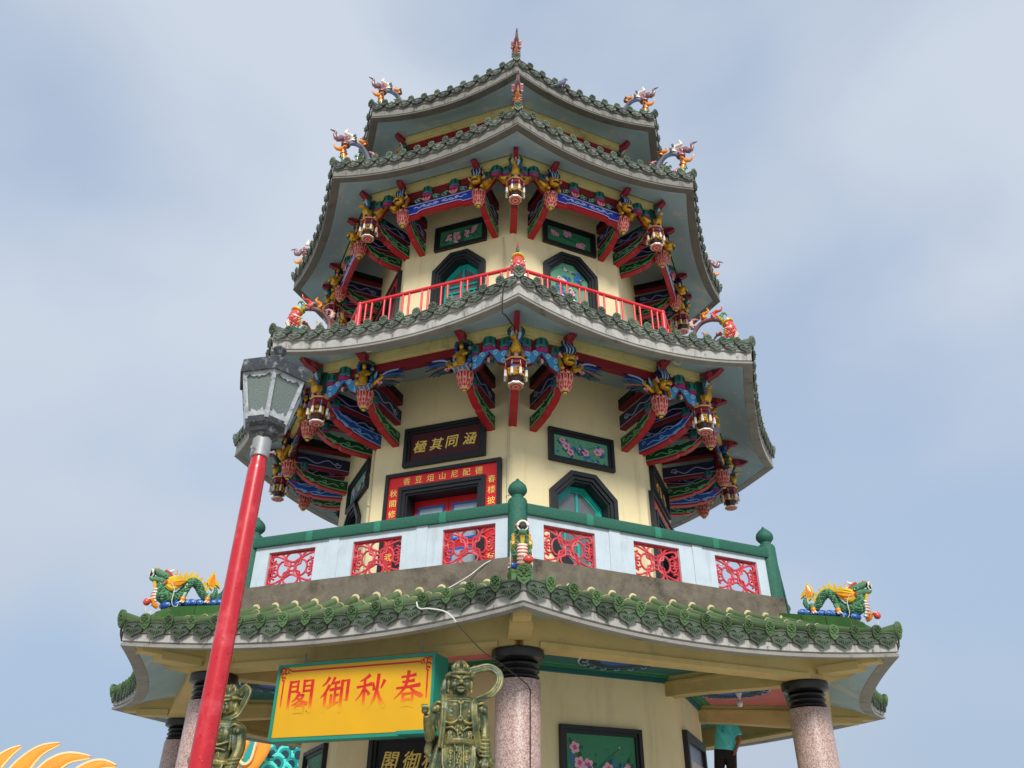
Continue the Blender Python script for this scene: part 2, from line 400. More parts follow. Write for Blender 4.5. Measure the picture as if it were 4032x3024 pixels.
def thing(name, loc, label, cat, group=None, M=None):
    o = put(name, None, None, M if M is not None else Matrix.Translation(loc), label, cat, group)
    o.empty_display_size = 0.3
    return o
def spl(pts, n=5):
    P = [Vector(p) for p in pts]
    if len(P) < 3: return P
    out = []
    for i in range(len(P)-1):
        a, b, c, d = P[max(i-1, 0)], P[i], P[i+1], P[min(i+2, len(P)-1)]
        for k in range(n):
            t = k/n
            out.append(0.5*((2*b)+(c-a)*t+(2*a-5*b+4*c-d)*t*t+(3*b-a-3*c+d)*t**3))
    out.append(P[-1]); return out
def interp(vals, n):
    out = []
    for i in range(n):
        x = i/(n-1)*(len(vals)-1); k = min(int(x), len(vals)-2); t = x-k
        out.append(vals[k]*(1-t)+vals[k+1]*t)
    return out

# ------------------------------------------------------------------ octagon frames
PHI = 0.0275
C22, S22, T22 = math.cos(PI/8), math.sin(PI/8), math.tan(PI/8)
def ang(k): return -PI/2+PHI+k*PI/4
def AX(a, x=0, y=0, z=0):                   # local X outward, Y to the viewer's right, Z up; origin on the tower's axis
    c, s = math.cos(a), math.sin(a)
    return Matrix(((c, -s, 0, c*x-s*y), (s, c, 0, s*x+c*y), (0, 0, 1, z), (0, 0, 0, 1)))
def CF(k, r=0, z=0): return AX(ang(k), r, 0, z)
def FF(k, ap=0, u=0, z=0): return AX(ang(k+0.5), ap, u, z)

# ------------------------------------------------------------------ lettering
def glyph_mesh(text, size, m, depth=0.006, shear=0.0, bold=0.0, name='lettering'):
    if text == '#':                          # gilt brush strokes too oblique in the photograph to read
        mb = MB(); w = size*0.42
        for i in range(5):
            y, z = random.uniform(-w*0.7, w*0.7), w*(0.9-i*0.42)
            mb.tube(spl([(0, y-w*random.uniform(0.2, 0.6), z), (0, y, z+random.uniform(-0.2, 0.2)*w), (0, y+w*random.uniform(0.2, 0.6), z-random.uniform(0, 0.7)*w)], 3), size*0.05, m, 4, nrm=(1, 0, 0), th=depth/2/(size*0.05))
        return mb.mesh(name)
    cu = bpy.data.curves.new('tmp_text', 'FONT'); cu.body = text; cu.size = size; cu.align_x = 'CENTER'; cu.align_y = 'CENTER'
    cu.extrude = depth/2; cu.shear = shear; cu.offset = bold; cu.resolution_u = 3
    ob = bpy.data.objects.new('tmp_text', cu); COL.objects.link(ob)
    dg = bpy.context.evaluated_depsgraph_get()
    me0 = ob.evaluated_get(dg).to_mesh()
    R = Matrix(((0, 0, 1, 0), (1, 0, 0, 0), (0, 1, 0, 0), (0, 0, 0, 1)))
    vs = [tuple(R @ v.co) for v in me0.vertices]; fs = [tuple(p.vertices) for p in me0.polygons]
    if vs:
        cy = (max(v[1] for v in vs)+min(v[1] for v in vs))/2; cz = (max(v[2] for v in vs)+min(v[2] for v in vs))/2
        vs = [(v[0], v[1]-cy, v[2]-cz) for v in vs]
    ob.evaluated_get(dg).to_mesh_clear()
    bpy.data.objects.remove(ob); bpy.data.curves.remove(cu)
    me = bpy.data.meshes.new(name); me.from_pydata(vs, [], fs); me.materials.append(MATS[m]); me.update()
    return me
STROKES = {
 '春': [[(28,84,5),(50,85,5),(72,88,8)],[(32,70,5),(50,71,5),(68,73,8)],[(14,54,5),(50,56,6),(86,60,9)],[(50,98,9),(47,75,8),(36,50,7),(8,26,2)],
        [(54,58,4),(70,42,8),(90,32,11),(99,30,2)],[(36,38,8),(35,4,7)],[(36,37,6),(66,39,8),(65,3,8)],[(37,22,5),(63,23,5)],[(36,7,5),(64,8,6)]],
 '秋': [[(42,95,9),(28,86,6),(12,80,2)],[(4,64,6),(28,67,5),(50,71,9)],[(28,86,7),(28,2,8)],[(27,62,6),(16,42,5),(2,28,2)],[(31,58,4),(44,44,9)],
        [(56,74,4),(60,56,9)],[(92,78,9),(82,58,3)],[(72,95,9),(70,60,8),(62,30,7),(46,6,2)],[(71,52,5),(82,26,9),(96,8,10),(100,6,2)]],
 '御': [[(26,96,9),(16,82,6),(4,74,2)],[(28,74,9),(16,54,6),(2,42,2)],[(18,56,8),(17,2,8)],[(44,95,8),(38,82,5),(30,72,2)],[(40,80,5),(62,83,7)],[(32,62,6),(64,66,7)],
        [(50,82,6),(50,24,7)],[(38,48,7),(38,20,7)],[(50,46,5),(62,48,6)],[(28,15,8),(64,28,3)],[(72,84,6),(92,87,9),(91,30,8),(82,34,2)],[(72,86,8),(71,0,8)]],
 '閣': [[(12,93,8),(11,0,8)],[(14,91,6),(38,93,8),(38,62,7)],[(14,78,4),(37,79,4)],[(14,64,5),(38,65,5)],[(60,94,8),(60,62,6)],[(60,92,6),(88,94,9),(88,2,9),(78,8,2)],
        [(61,78,4),(86,79,4)],[(61,64,5),(86,65,5)],[(46,60,7),(36,44,5),(24,36,2)],[(44,52,4),(62,53,6),(46,36,5),(24,26,2)],[(40,46,4),(60,34,7),(76,29,8)],
        [(36,24,7),(36,4,6)],[(36,24,5),(64,26,7),(63,4,7)],[(36,6,5),(63,7,5)]]}
def brush_glyph(mb, ch, cy, cz, size, m, x0, x1):
    q = 0
    for st in STROKES[ch]:
        q += 1
        P = spl([(p[0], p[1], 0) for p in st], 4) if len(st) > 2 and not any(abs(st[i][0]-st[i-1][0]) < 3 and abs(st[i][1]-st[i-1][1]) > 25 for i in range(1, len(st))) else [Vector((p[0], p[1], 0)) for p in st]
        W = interp([p[2] for p in st], len(P))
        Lf, Rt = [], []
        for i, p in enumerate(P):
            d = (P[min(i+1, len(P)-1)]-P[max(i-1, 0)]).normalized(); n = Vector((-d.y, d.x, 0)); w = W[i]*0.62
            if i == 0: p = p-d*w*0.5
            if i == len(P)-1: p = p+d*w*0.5
            Lf.append(p+n*w); Rt.append(p-n*w)
        f = lambda p: (cy+(p.x-50)/100*size, cz+(p.y-50)/100*size)
        e = x1+0.0003*q
        for i in range(len(P)-1):
            mb.add([(e+0.00012*(i % 2), *p) for p in (f(Lf[i]), f(Lf[i+1]), f(Rt[i+1]), f(Rt[i]))], [(0, 1, 2, 3)], m)

# ================================================================== the setting
g = MB(); g.add([(-1500, -1500, 0), (1500, -1500, 0), (1500, 1500, 0), (-1500, 1500, 0)], [(0, 1, 2, 3)], 'paving')
put('ground', g.mesh('ground'), None, Matrix.Translation((0, 0, GZ)), kind='structure')

# ================================================================== the pagoda
PG = thing('pagoda', (0, 0, GZ), 'octagonal cream temple pagoda with green tiled eaves, red railings and carved brackets', 'pagoda')
BASE = Matrix.Translation((0, 0, GZ))

# roofs: R of the eave corners, z of the fascia's lower edge at corner and mid side, soffit ring r/z, upper inner r/z, tile rows per side
ROOFS = [dict(R=7.00, zc=2.30, zm=2.188, rr=5.80, zr=2.50, rt=5.45, zt=2.90, n=17, fh=0.25, c=0.32, dt=0.285),
         dict(R=5.78, zc=7.33, zm=7.108, rr=4.82, zr=7.53, rt=3.42, zt=8.35, n=15, fh=0.34, c=0.14, dt=0.385),
         dict(R=5.218, zc=11.82, zm=11.66, rr=4.31, zr=12.04, rt=2.60, zt=13.5, n=13, fh=0.35, c=0.16, dt=0.39),
         dict(R=4.523, zc=14.24, zm=14.09, rr=3.60, zr=14.40, rt=0.05, zt=17.0, n=11, fh=0.35, c=0.14, dt=0.39)]
def ez(Rf, t): return Rf['zm']+(Rf['zc']-Rf['zm'])*t*t
def dip(Rf, t): return Rf['c']*(1-t*t)                     # the eaves sweep inwards between the corners
NS = 24
def roof_mesh(Rf):
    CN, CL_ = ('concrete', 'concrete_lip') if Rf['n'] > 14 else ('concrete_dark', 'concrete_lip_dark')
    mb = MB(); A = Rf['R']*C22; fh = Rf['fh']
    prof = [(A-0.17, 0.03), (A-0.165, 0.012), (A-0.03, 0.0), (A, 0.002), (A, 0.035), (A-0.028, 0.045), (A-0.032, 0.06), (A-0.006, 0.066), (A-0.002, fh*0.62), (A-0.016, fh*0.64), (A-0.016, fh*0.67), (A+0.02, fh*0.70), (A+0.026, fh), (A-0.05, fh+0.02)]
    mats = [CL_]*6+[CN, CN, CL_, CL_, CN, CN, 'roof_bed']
    for k in range(8):
        mb.M = FF(k)
        rows = []
        for i in range(NS+1):
            t = -1+2*i/NS; e = ez(Rf, t); c = dip(Rf, t)
            row = [(a-c, t*a*T22, e+dz) for a, dz in prof]
            At = Rf['rt']*C22
            for q in (0.25, 0.5, 0.75, 1.0):             # upper surface sweeping up to the next storey
                a = (A-0.05)*(1-q)+At*q
                zz = (e+fh+0.02)*(1-q)+Rf['zt']*q-0.16*math.sin(PI*q)*(1-q*0.4)*(1 if Rf['n'] != 17 else 0.45)
                row.append((a-c*(1-q), t*a*T22, zz))
            rows.append(row)
        n = len(rows[0]); v = [p for r in rows for p in r]; f = []; ms = []
        for i in range(NS):
            for j in range(n-1):
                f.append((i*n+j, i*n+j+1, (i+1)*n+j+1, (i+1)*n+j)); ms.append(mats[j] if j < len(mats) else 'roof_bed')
        mb.add(v, f, ms)
    return mb.mesh('roof', 25)
def soffit_mesh(Rf):
    mb = MB(); A = Rf['R']*C22
    for k in range(8):
        mb.M = FF(k); v = []; f = []
        for i in range(NS+1):
            t = -1+2*i/NS; e = ez(Rf, t)
            for q in (0, 0.33, 0.66, 1):
                a0, z0, a1, z1 = A-0.165, e+0.018, Rf['rr']*C22, Rf['zr']
                a = a0*(1-q)+a1*q; z = z0*(1-q)+z1*q+0.05*math.sin(PI*q)
                v.append((a-dip(Rf, t)*(1-q), t*a*T22, z))
        ms = []
        for i in range(NS):
            tm = abs(-1+2*(i+0.5)/NS)
            for j in range(3): f.append((i*4+j, i*4+j+1, i*4+5+j, i*4+4+j)); ms.append('soffit_blue')
        mb.add(v, f, ms)
    return mb.mesh('soffit', 60)

# --- tiles (one mesh for each kind, shared)
def antefix(m):
    mb = MB()
    out = []
    for i in range(9):
        a = PI*i/8; out.append((0.074*math.cos(a), 0.022+0.074*math.sin(a)))
    out += [(-0.07, -0.03), (-0.048, -0.07), (0, -0.108), (0.048, -0.07), (0.07, -0.03)]
    mb.prism(out, -0.02, 0.008, m, 'yz')
    for i in range(11):                                                      # curled mane round the lion face
        a = -0.5+(PI+1.0)*i/10; mb.blob((0.008, 0.06*math.cos(a), 0.022+0.06*math.sin(a)), (0.016, 0.017, 0.017), m, 5, 4)
    mb.blob((0.012, 0, 0.008), (0.034, 0.02, 0.017), m, 6, 4)                # nose
    mb.blob((0.006, 0, -0.05), (0.016, 0.03, 0.022), m, 6, 4)
    for s in (-1, 1):
        mb.blob((0.010, s*0.026, 0.034), (0.024, 0.017, 0.013), m, 6, 4)     # eyes
        mb.tube([(0.012, s*0.006, 0.05), (0.022, s*0.03, 0.058), (0.012, s*0.045, 0.042)], 0.008, m, 4)
        mb.tube([(0.012, 0, -0.018), (0.02, s*0.025, -0.024), (0.012, s*0.042, -0.006)], 0.008, m, 4)
    return mb.mesh('face_tile', 35)
def drip(m, w=0.122, h=0.2):
    mb = MB()
    out = [(-w, 0.0), (-w*0.5, 0.012), (0, 0.016), (w*0.5, 0.012), (w, 0.0), (w*1.03, -h*0.42), (w*0.93, -h*0.66), (w*0.62, -h*0.76), (w*0.26, -h*0.84), (0, -h), (-w*0.26, -h*0.84), (-w*0.62, -h*0.76), (-w*0.93, -h*0.66), (-w*1.03, -h*0.42)]
    mb.prism(out, -0.016, 0.006, m, 'yz')
    mb.tube([(0.008, p[0]*0.92, -0.004+p[1]*0.92) for p in out+[out[0]]], 0.011, m, 4)
    for s in (-0.85, -0.5, -0.18, 0.18, 0.5, 0.85):
        mb.tube([(0.008, s*w*0.12, -h*0.36), (0.018, s*w*0.55, -h*(0.44+0.16*(1-abs(s)))), (0.008, s*w*0.74, -h*(0.46+0.30*(1-abs(s))))], 0.0115, m, 4)
    mb.blob((0.008, 0, -h*0.32), (0.02, 0.022, 0.022), m, 6, 4)
    for s in (-1, 1): mb.tube([(0.008, s*w*0.15, -h*0.28), (0.018, s*w*0.5, -h*0.16), (0.008, s*w*0.74, -h*0.26)], 0.010, m, 4)
    return mb.mesh('drip_tile', 35)
def barrel(length, r=0.057, m='tile_barrel'):
    mb = MB(); v = []; f = []; n = 8
    for i, (x, rr) in enumerate(((0, r*1.06), (length*0.1, r*1.06), (length*0.11, r), (length, r*0.97))):
        for j in range(n+1):
            a = -0.25+(PI+0.5)*j/n; v.append((x, rr*math.cos(a), rr*math.sin(a)))
    for i in range(3):
        for j in range(n): f.append((i*(n+1)+j, i*(n+1)+j+1, (i+1)*(n+1)+j+1, (i+1)*(n+1)+j))
    f.append(tuple(range(n+1))); f.append(tuple(range(3*(n+1), 4*(n+1))))
    mb.add(v, f, m)
    mb.tube([(0.004, (r*1.07)*math.cos(a), (r*1.07)*math.sin(a)) for a in [PI*i/10 for i in range(11)]], 0.006, 'mortar_pale', 4)
    return mb.mesh('barrel_tile', 40)
TM = {True: (antefix('tile_green'), drip('tile_drip', 0.132, 0.19)), False: (antefix('tile_pale'), drip('tile_pale_drip', 0.125, 0.185))}
BAR = barrel(0.36)
roofs = []
for ri, Rf in enumerate(ROOFS):
    ro = put('roof', roof_mesh(Rf), PG, BASE @ Matrix.Translation((0, 0, -GZ)))
    put('soffit', soffit_mesh(Rf), PG)
    roofs.append(ro)
    A = Rf['R']*C22; half = Rf['R']*S22; n = Rf['n']; fm, dm = TM[ri == 0]; fh = Rf['fh']
    rows = MB()
    for k in (-2, -1, 0, 1):
        for j in range(n):
            t = -1+2*(j+0.5)/n; z = ez(Rf, t)+Rf['dt']; slope = math.atan2((Rf['zc']-Rf['zm'])*2*t, half); turn = math.atan2(Rf['c']*2*t, half)
            put('drip_tile', dm, ro, FF(k, A+0.05-dip(Rf, t), t*half, z) @ Matrix.Rotation(-turn*0.9, 4, 'Z') @ Matrix.Rotation(rad(random.uniform(0, 10) if ri == 0 else random.uniform(-6, 4)), 4, 'Y') @ Matrix.Rotation(slope*0.8+rad(random.uniform(-6, 6)), 4, 'X'))
        for j in range(1, n):
            t = -1+2*j/n; z = ez(Rf, t)+Rf['dt']; cd = dip(Rf, t); turn = math.atan2(Rf['c']*2*t, half)
            put('face_tile', fm, ro, FF(k, A+0.082-cd, t*half, z+0.015) @ Matrix.Rotation(-turn*0.9, 4, 'Z') @ Matrix.Rotation(rad(random.uniform(0, 12) if ri == 0 else random.uniform(-10, 2)), 4, 'Y') @ Matrix.Rotation(rad(random.uniform(-10, 10)), 4, 'X') @ Matrix.Scale(random.uniform(0.88, 0.98), 4))
            u = t*half
            # roof surface line of this tile row
            a_end = max(5.19 if ri == 0 else A-1.3, abs(u)/T22+0.02)
            z0 = z+0.02
            L = A+0.07-cd-a_end
            if L < 0.1: continue
            zt_row = Rf['zt']+(0.13 if ri == 0 else 0.02)
            q = min(1.0, L/(A-cd-Rf['rt']*C22))
            dz = (zt_row-z0)*q-(0.05 if ri == 0 else 0.12)*math.sin(PI*q)
            if ri == 0 and k in (-1, 0):
                sag = 0.03
                ns = max(1, round(L/0.34)); 
                pts = [(A+0.07-cd-L*i/ns, z0+dz*i/ns-sag*math.sin(PI*i/ns)*min(1, L)) for i in range(ns+1)]
                for i in range(ns):
                    p, pn = pts[i], pts[i+1]; an = math.atan2(pn[1]-p[1], p[0]-pn[0])
                    Mx = FF(k, p[0], u, p[1]) @ Matrix.Rotation(PI, 4, 'Z') @ Matrix.Rotation(-an, 4, 'Y')
                    sc = math.hypot(pn[0]-p[0], pn[1]-p[1])/0.36*1.03
                    put('barrel_tile', BAR, ro, Mx @ Matrix.Diagonal((sc, 1, 1, 1)))
                if abs(a_end-5.19) < 0.01:
                    rows.M = FF(k, pts[-1][0], u, pts[-1][1]+0.015); rows.blob((0, 0, 0), (0.03, 0.07, 0.068), 'mortar_pale', 7, 5); rows.M = I4
            else:
                rows.M = FF(k); rows.tube([(A+0.07-cd-L*i/4, u, z0+dz*i/4-0.03*math.sin(PI*i/4)) for i in range(5)], 0.057, 'tile_barrel' if ri == 0 else 'tile_pale', 7); rows.M = I4
    for k in (-2, -1, 0, 1, 2):
        z = Rf['zc']+Rf['dt']
        put('face_tile', fm, ro, CF(k, Rf['R']+0.07, z+0.04) @ Matrix.Rotation(rad(4), 4, 'Y') @ Matrix.Scale(1.12, 4))
        rows.M = CF(k); R0 = Rf['R']
        if ri: rows.tube([(R0+0.06, 0, z+0.03), (R0-0.5, 0, z+0.12), (R0-1.1, 0, z+0.42)], 0.085, 'tile_pale', 8)
        rows.M = I4
    # mortar packed between the tiles above the drip tiles
    for k in (-2, -1, 0, 1):
        rows.M = FF(k)
        rows.tube([(A-0.0-dip(Rf, t), t*(half), ez(Rf, t)+Rf['dt']+0.0) for t in [-1+2*i/NS for i in range(NS+1)]], 0.03, 'mortar', 5)
        rows.M = I4
    put('tile_bedding', rows.mesh('tile_bedding', 40), ro, kind='stuff')
    # little iron hooks left along the fascia
    hk = MB()
    for k in (-2, -1, 0, 1):
        for j in range(7):
            t = -0.86+j*0.287; e = ez(Rf, t)
            hk.M = FF(k, A-dip(Rf, t), t*half, e+fh*0.36)
            hk.tube([(-0.01, 0, 0), (0.025, 0.008, 0.004), (0.03, 0.02, -0.012)], 0.006, 'concrete_lip', 4)
    hk.M = I4
    put('fascia_hook', hk.mesh('fascia_hook'), ro, kind='stuff')

# --- ridges of the lowest roof: three glazed blocks and a sloped end at each corner in view
def ridge_block(x0, z0a, x1, z1a, h, w, m='ridge_tile'):
    mb = MB(); mb.prism([(x0, z0a), (x1, z1a), (x1, z1a+h), (x0, z0a+h)], -w, w, m, 'xz'); return mb.mesh('ridge_tile', 30)
for k in (-2, -1, 0, 1, 2):
    ro = roofs[0]
    zl = lambda r: 3.10-(r-5.55)*0.24
    xs = [5.50, 5.86, 6.20, 6.53]
    for i in range(3):
        x0, x1 = xs[i]+0.006, xs[i+1]-0.006
        put('ridge_tile', ridge_block(x0, zl(x0)-0.165, x1, zl(x1)-0.165, 0.16, 0.13), ro, CF(k))
    mb = MB(); mb.prism([(5.5, 2.68), (6.62, 2.56), (6.62, zl(6.62)-0.03), (5.5, zl(5.5)-0.02)], -0.115, 0.115, 'mortar', 'xz')
    mb.tube([(5.5, 0.13, zl(5.5)-0.21), (6.5, 0.13, zl(6.5)-0.21)], 0.05, 'tile_barrel', 7); mb.tube([(5.5, -0.13, zl(5.5)-0.21), (6.5, -0.13, zl(6.5)-0.21)], 0.05, 'tile_barrel', 7)
    mb.tube([(7.06, 0, 2.63), (6.8, 0, 2.60), (6.5, 0, 2.68)], 0.08, 'tile_barrel', 9)
    put('ridge_core', mb.mesh('ridge_core'), ro, CF(k))
    mb = MB(); mb.prism([(6.545, zl(6.55)-0.165), (6.72, zl(6.72)-0.2), (6.70, zl(6.7)-0.08), (6.545, zl(6.55)-0.005)], -0.12, 0.12, 'ridge_tile', 'xz')
    put('ridge_end_tile', mb.mesh('ridge_end_tile'), ro, CF(k))

# --- storey walls with real openings
def rect(u0, u1, z0, z1): return [(u0, z0), (u1, z0), (u1, z1), (u0, z1)]
def octo(c, hw, z0, z1, ch): return [(c-hw, z0+ch), (c-hw+ch, z0), (c+hw-ch, z0), (c+hw, z0+ch), (c+hw, z1-ch), (c+hw-ch, z1), (c-hw+ch, z1), (c-hw, z1-ch)]
def wall_mesh(r, z0, z1, holes, m='cream_wall'):
    mb = MB(); ap = r*C22; h = r*S22
    for k in range(-4, 4):
        mb.M = FF(k, ap)
        outer = rect(-h, h, z0, z1)
        if k in holes:
            hl = holes[k]; allp = outer+hl
            tri = geometry.tessellate_polygon([[Vector((p[0], p[1], 0)) for p in outer], [Vector((p[0], p[1], 0)) for p in hl]])
            mb.add([(0, p[0], p[1]) for p in allp], [tuple(t) for t in tri], m)
        else: mb.add([(0, p[0], p[1]) for p in outer], [(0, 1, 2, 3)], m)
    mb.M = I4
    return mb.mesh('storey_wall', 20)
R1, R2, R3, R4 = 3.56, 3.41, 3.18, 2.75
WIN2 = octo(0.02, 0.545, 3.98, 5.63, 0.38); WIN3 = octo(0.06, 0.52, 9.0, 10.70, 0.36)
DOOR2 = rect(-0.66, 0.77, 3.32, 5.42)
put('storey_wall', wall_mesh(R1, GZ, 2.62, {}), PG)
put('storey_wall', wall_mesh(R2, 3.0, 7.75, {-1: DOOR2, 1: DOOR2, 0: WIN2, -2: WIN2}), PG)
put('storey_wall', wall_mesh(R3, 8.0, 12.4, {-1: WIN3, 0: WIN3, -2: rect(-0.6, 0.72, 8.3, 10.42)}), PG)
put('storey_wall', wall_mesh(R4, 13.2, 14.9, {}), PG)

def window(k, r, c, hw, z0, z1, ch, glazed=True):
    ap = r*C22
    fr = MB()
    o = lambda d: octo(c, hw-d, z0+d, z1-d, ch-d*0.45)
    fr.ring(o(0), o(0.075), -0.03, 0.075, 'black_frame'); fr.ring(o(0.076), o(0.135), -0.03, 0.045, 'black_frame'); fr.ring(o(0.136), o(0.17), -0.30, 0.012, 'black_frame')
    W = put('window', fr.mesh('window', 25), PG, FF(k, ap))
    if glazed:
        t = MB(); t.ring(o(0.172), o(0.235), -0.27, -0.20, 'teal_frame'); t.ring(o(0.236), o(0.27), -0.262, -0.222, 'teal_frame')
        put('sash', t.mesh('sash', 25), W, FF(k, ap))
        zt = z0+0.62*(z1-z0)
        for nm, b in (('mullion', (-0.255, -0.215, c-0.022, c+0.022, z0+0.25, z1-0.25)), ('transom', (-0.258, -0.212, c-hw+0.25, c+hw-0.25, zt-0.02, zt+0.02)), ('transom', (-0.258, -0.212, c-hw+0.25, c+hw-0.25, zt-0.17, zt-0.13))):
            t = MB(); t.box(*b, 'teal_frame'); put(nm, t.mesh(nm), W, FF(k, ap))
        for s in (-1, 1):
            t = MB(); t.box(-0.256, -0.216, c+s*0.25-0.015, c+s*0.25+0.015, z0+0.25, zt-0.135, 'teal_frame'); put('mullion', t.mesh('mullion'), W, FF(k, ap))
        t = MB(); t.prism(o(0.24), -0.245, -0.238, 'window_glass', 'yz'); put('pane', t.mesh('pane', 0), W, FF(k, ap))
    else:
        t = MB(); t.prism(o(0.16), -0.09, -0.07, 'picture_green', 'yz'); p = put('painted_panel', t.mesh('painted_panel', 0), W, FF(k, ap))
        fl = MB(); rnd = random.Random(5)
        for i in range(26):
            y = c+rnd.uniform(-0.3, 0.3); z = z1-0.25-rnd.random()*0.9
            flower(fl, y, z, rnd.uniform(0.035, 0.08), rnd.choice(['petal_pink', 'white_ceramic', 'petal_blue', 'petal_blue']), rnd, -0.068)
        put('painted_flowers', fl.mesh('painted_flowers', 0), W, FF(k, ap), kind='stuff')
    t = MB(); t.prism(o(0.15), -0.34, -0.32, 'dark_inside', 'yz')
    return W
LAY = [0]
def petal(mb, y, z, a, L, w, m, x):
    LAY[0] = (LAY[0]+1) % 40; x = x+LAY[0]*0.00025
    d = (math.cos(a), math.sin(a)); n = (-d[1], d[0])
    pts = []
    for q, s in ((0.05, 0.25), (0.45, 1), (0.8, 0.85), (1, 0.2)): pts.append((y+d[0]*L*q+n[0]*w*s, z+d[1]*L*q+n[1]*w*s))
    for q, s in ((1, -0.2), (0.8, -0.85), (0.45, -1), (0.05, -0.25)): pts.append((y+d[0]*L*q+n[0]*w*s, z+d[1]*L*q+n[1]*w*s))
    mb.add([(x, p[0], p[1]) for p in pts], [tuple(range(8))], m)
def flower(mb, y, z, s, m, rnd, x, leaves=True):
    if leaves:
        for i in range(3): petal(mb, y, z, rnd.uniform(0, 6.28), s*1.7, s*0.33, rnd.choice(['leaf_green', 'leaf_green', 'petal_blue']), x)
    a0 = rnd.uniform(0, 1.2)
    for i in range(5): petal(mb, y, z, a0+i*2*PI/5, s, s*0.42, m, x+0.0025)
    for i in range(4): petal(mb, y, z, a0+0.6+i*2*PI/4, s*0.45, s*0.2, 'petal_deep' if m != 'petal_blue' else 'leaf_green', x+0.004)
def picture(k, r, u0, u1, z0, z1, style, seed, green='picture_green', fw=0.105):
    ap = r*C22; fr = MB()
    fr.ring(rect(u0, u1, z0, z1), rect(u0+fw*0.55, u1-fw*0.55, z0+fw*0.55, z1-fw*0.55), -0.01, 0.075, 'black_frame')
    fr.ring(rect(u0+fw*0.551, u1-fw*0.551, z0+fw*0.551, z1-fw*0.551), rect(u0+fw, u1-fw, z0+fw, z1-fw), -0.01, 0.045, 'black_frame')
    P = put('framed_picture', fr.mesh('framed_picture', 25), PG, FF(k, ap))
    b = MB(); b.box(-0.005, 0.012, u0+fw-0.01, u1-fw+0.01, z0+fw-0.01, z1-fw+0.01, green); put('canvas', b.mesh('canvas', 0), P, FF(k, ap))
    rnd = random.Random(seed); mb = MB(); w = u1-u0-2*fw; h = z1-z0-2*fw; cy = (u0+u1)/2; cz = (z0+z1)/2; x = 0.014
    def stem(pts, r0, m='leaf_green'):
        mb.tube([(x, p[0], p[1]) for p in spl([(q[0], q[1], 0) for q in pts], 4) for p in [(p.x, p.y)]], r0, m, 4, nrm=(1, 0, 0), th=0.15)
    if style == 'orchid':
        for i in range(16):
            s = rnd.choice([-1, 1]); y0 = cy+rnd.uniform(-0.1, 0.1); stem([(y0, z0+fw+0.02), (y0+s*w*0.18, cz+h*0.3), (y0+s*w*rnd.uniform(0.3, 0.42), cz-h*rnd.uniform(0.1, 0.35))], 0.011)
        cl = [(-0.3, 0.0), (-0.1, 0.05), (-0.08, -0.2), (0.14, 0.02), (0.32, 0.15)]
        for cx, cc in cl:
            for i in range(9): flower(mb, cy+cx*w+rnd.uniform(-0.06, 0.06), cz+cc*h+rnd.uniform(-0.09, 0.09), 0.034, 'petal_pink', rnd, x, False)
    elif style == 'plum':
        stem([(cy-w*0.45, cz+h*0.15), (cy-w*0.1, cz-h*0.02), (cy+w*0.2, cz-h*0.15), (cy+w*0.45, cz-h*0.42)], 0.012, 'd_black')
        stem([(cy-w*0.1, cz), (cy+w*0.1, cz+h*0.25), (cy+w*0.35, cz+h*0.1)], 0.007, 'd_black')
        for cx, cc, q in ((-0.33, 0.15, 9), (-0.02, 0.28, 8), (0.27, -0.2, 8)):
            for i in range(q): flower(mb, cy+cx*w+rnd.uniform(-0.08, 0.08), cz+cc*h+rnd.uniform(-0.06, 0.06), 0.045, 'petal_pink', rnd, x, i < 4)
    else:
        big = 0.066 if style == 'peony' else 0.08
        for pts in (((-0.45, 0.35), (-0.2, 0.0), (0.1, -0.25)), ((-0.1, -0.15), (0.1, 0.1), (0.3, 0.3)), ((0.1, -0.25), (0.3, -0.05), (0.45, 0.2))): stem([(cy+a*w, cz+b_*h) for a, b_ in pts], 0.005)
        cl = [(-0.34, 0.28), (-0.27, 0.05), (-0.2, -0.2), (-0.02, -0.05), (0.08, -0.08), (0.3, 0.05), (0.37, 0.12)] if style == 'peony' else [(-0.38, 0.25), (-0.32, -0.02), (-0.26, -0.16), (-0.2, -0.05), (-0.03, -0.32), (0.08, -0.1), (0.08, -0.3), (0.16, -0.42), (0.2, -0.26), (0.38, -0.1), (0.42, -0.2)]
        for cx, cc in cl: flower(mb, cy+cx*w, cz+cc*h, big*rnd.uniform(0.85, 1.25), 'petal_pink', rnd, x)
        for i in range(26):
            petal(mb, cy+rnd.uniform(-0.4, 0.42)*w, cz+rnd.uniform(-0.4, 0.05)*h, rnd.uniform(0, 6.28), 0.08, 0.02, rnd.choice(['petal_blue', 'leaf_green', 'petal_blue']), x)
        for i in range(22): petal(mb, cy+rnd.uniform(-0.45, 0.45)*w, cz+rnd.uniform(-0.42, 0.42)*h, rnd.uniform(0, 6.28), 0.022, 0.009, rnd.choice(['leaf_green', 'white_ceramic', 'leaf_green']), x)
    put('painted_flowers', mb.mesh('painted_flowers', 0), P, FF(k, ap), kind='stuff')
    return P
picture(0, R2, -0.635, 0.66, 5.87, 6.50, 'peony', 3)['label'] = 'pale green flower painting in black frame above the second-storey window'
picture(-2, R2, -0.46, 0.98, 5.75, 6.33, 'peony', 4)
picture(-1, R3, -0.535, 0.64, 10.93, 11.57, 'orchid', 8, 'picture_green_dark')
picture(0, R3, -0.55, 0.695, 10.965, 11.59, 'plum', 9, 'picture_green_dark')
picture(0, R1, -0.632, 0.71, 0.75, 1.68, 'blossom', 12, 'picture_green_dark')
picture(-2, R1, -0.71, 0.79, 0.7, 1.56, 'blossom', 13, 'picture_green_dark')
window(0, R2, 0.012, 0.645, 3.88, 5.735, 0.40)
window(-2, R2, 0.012, 0.645, 3.88, 5.735, 0.40)
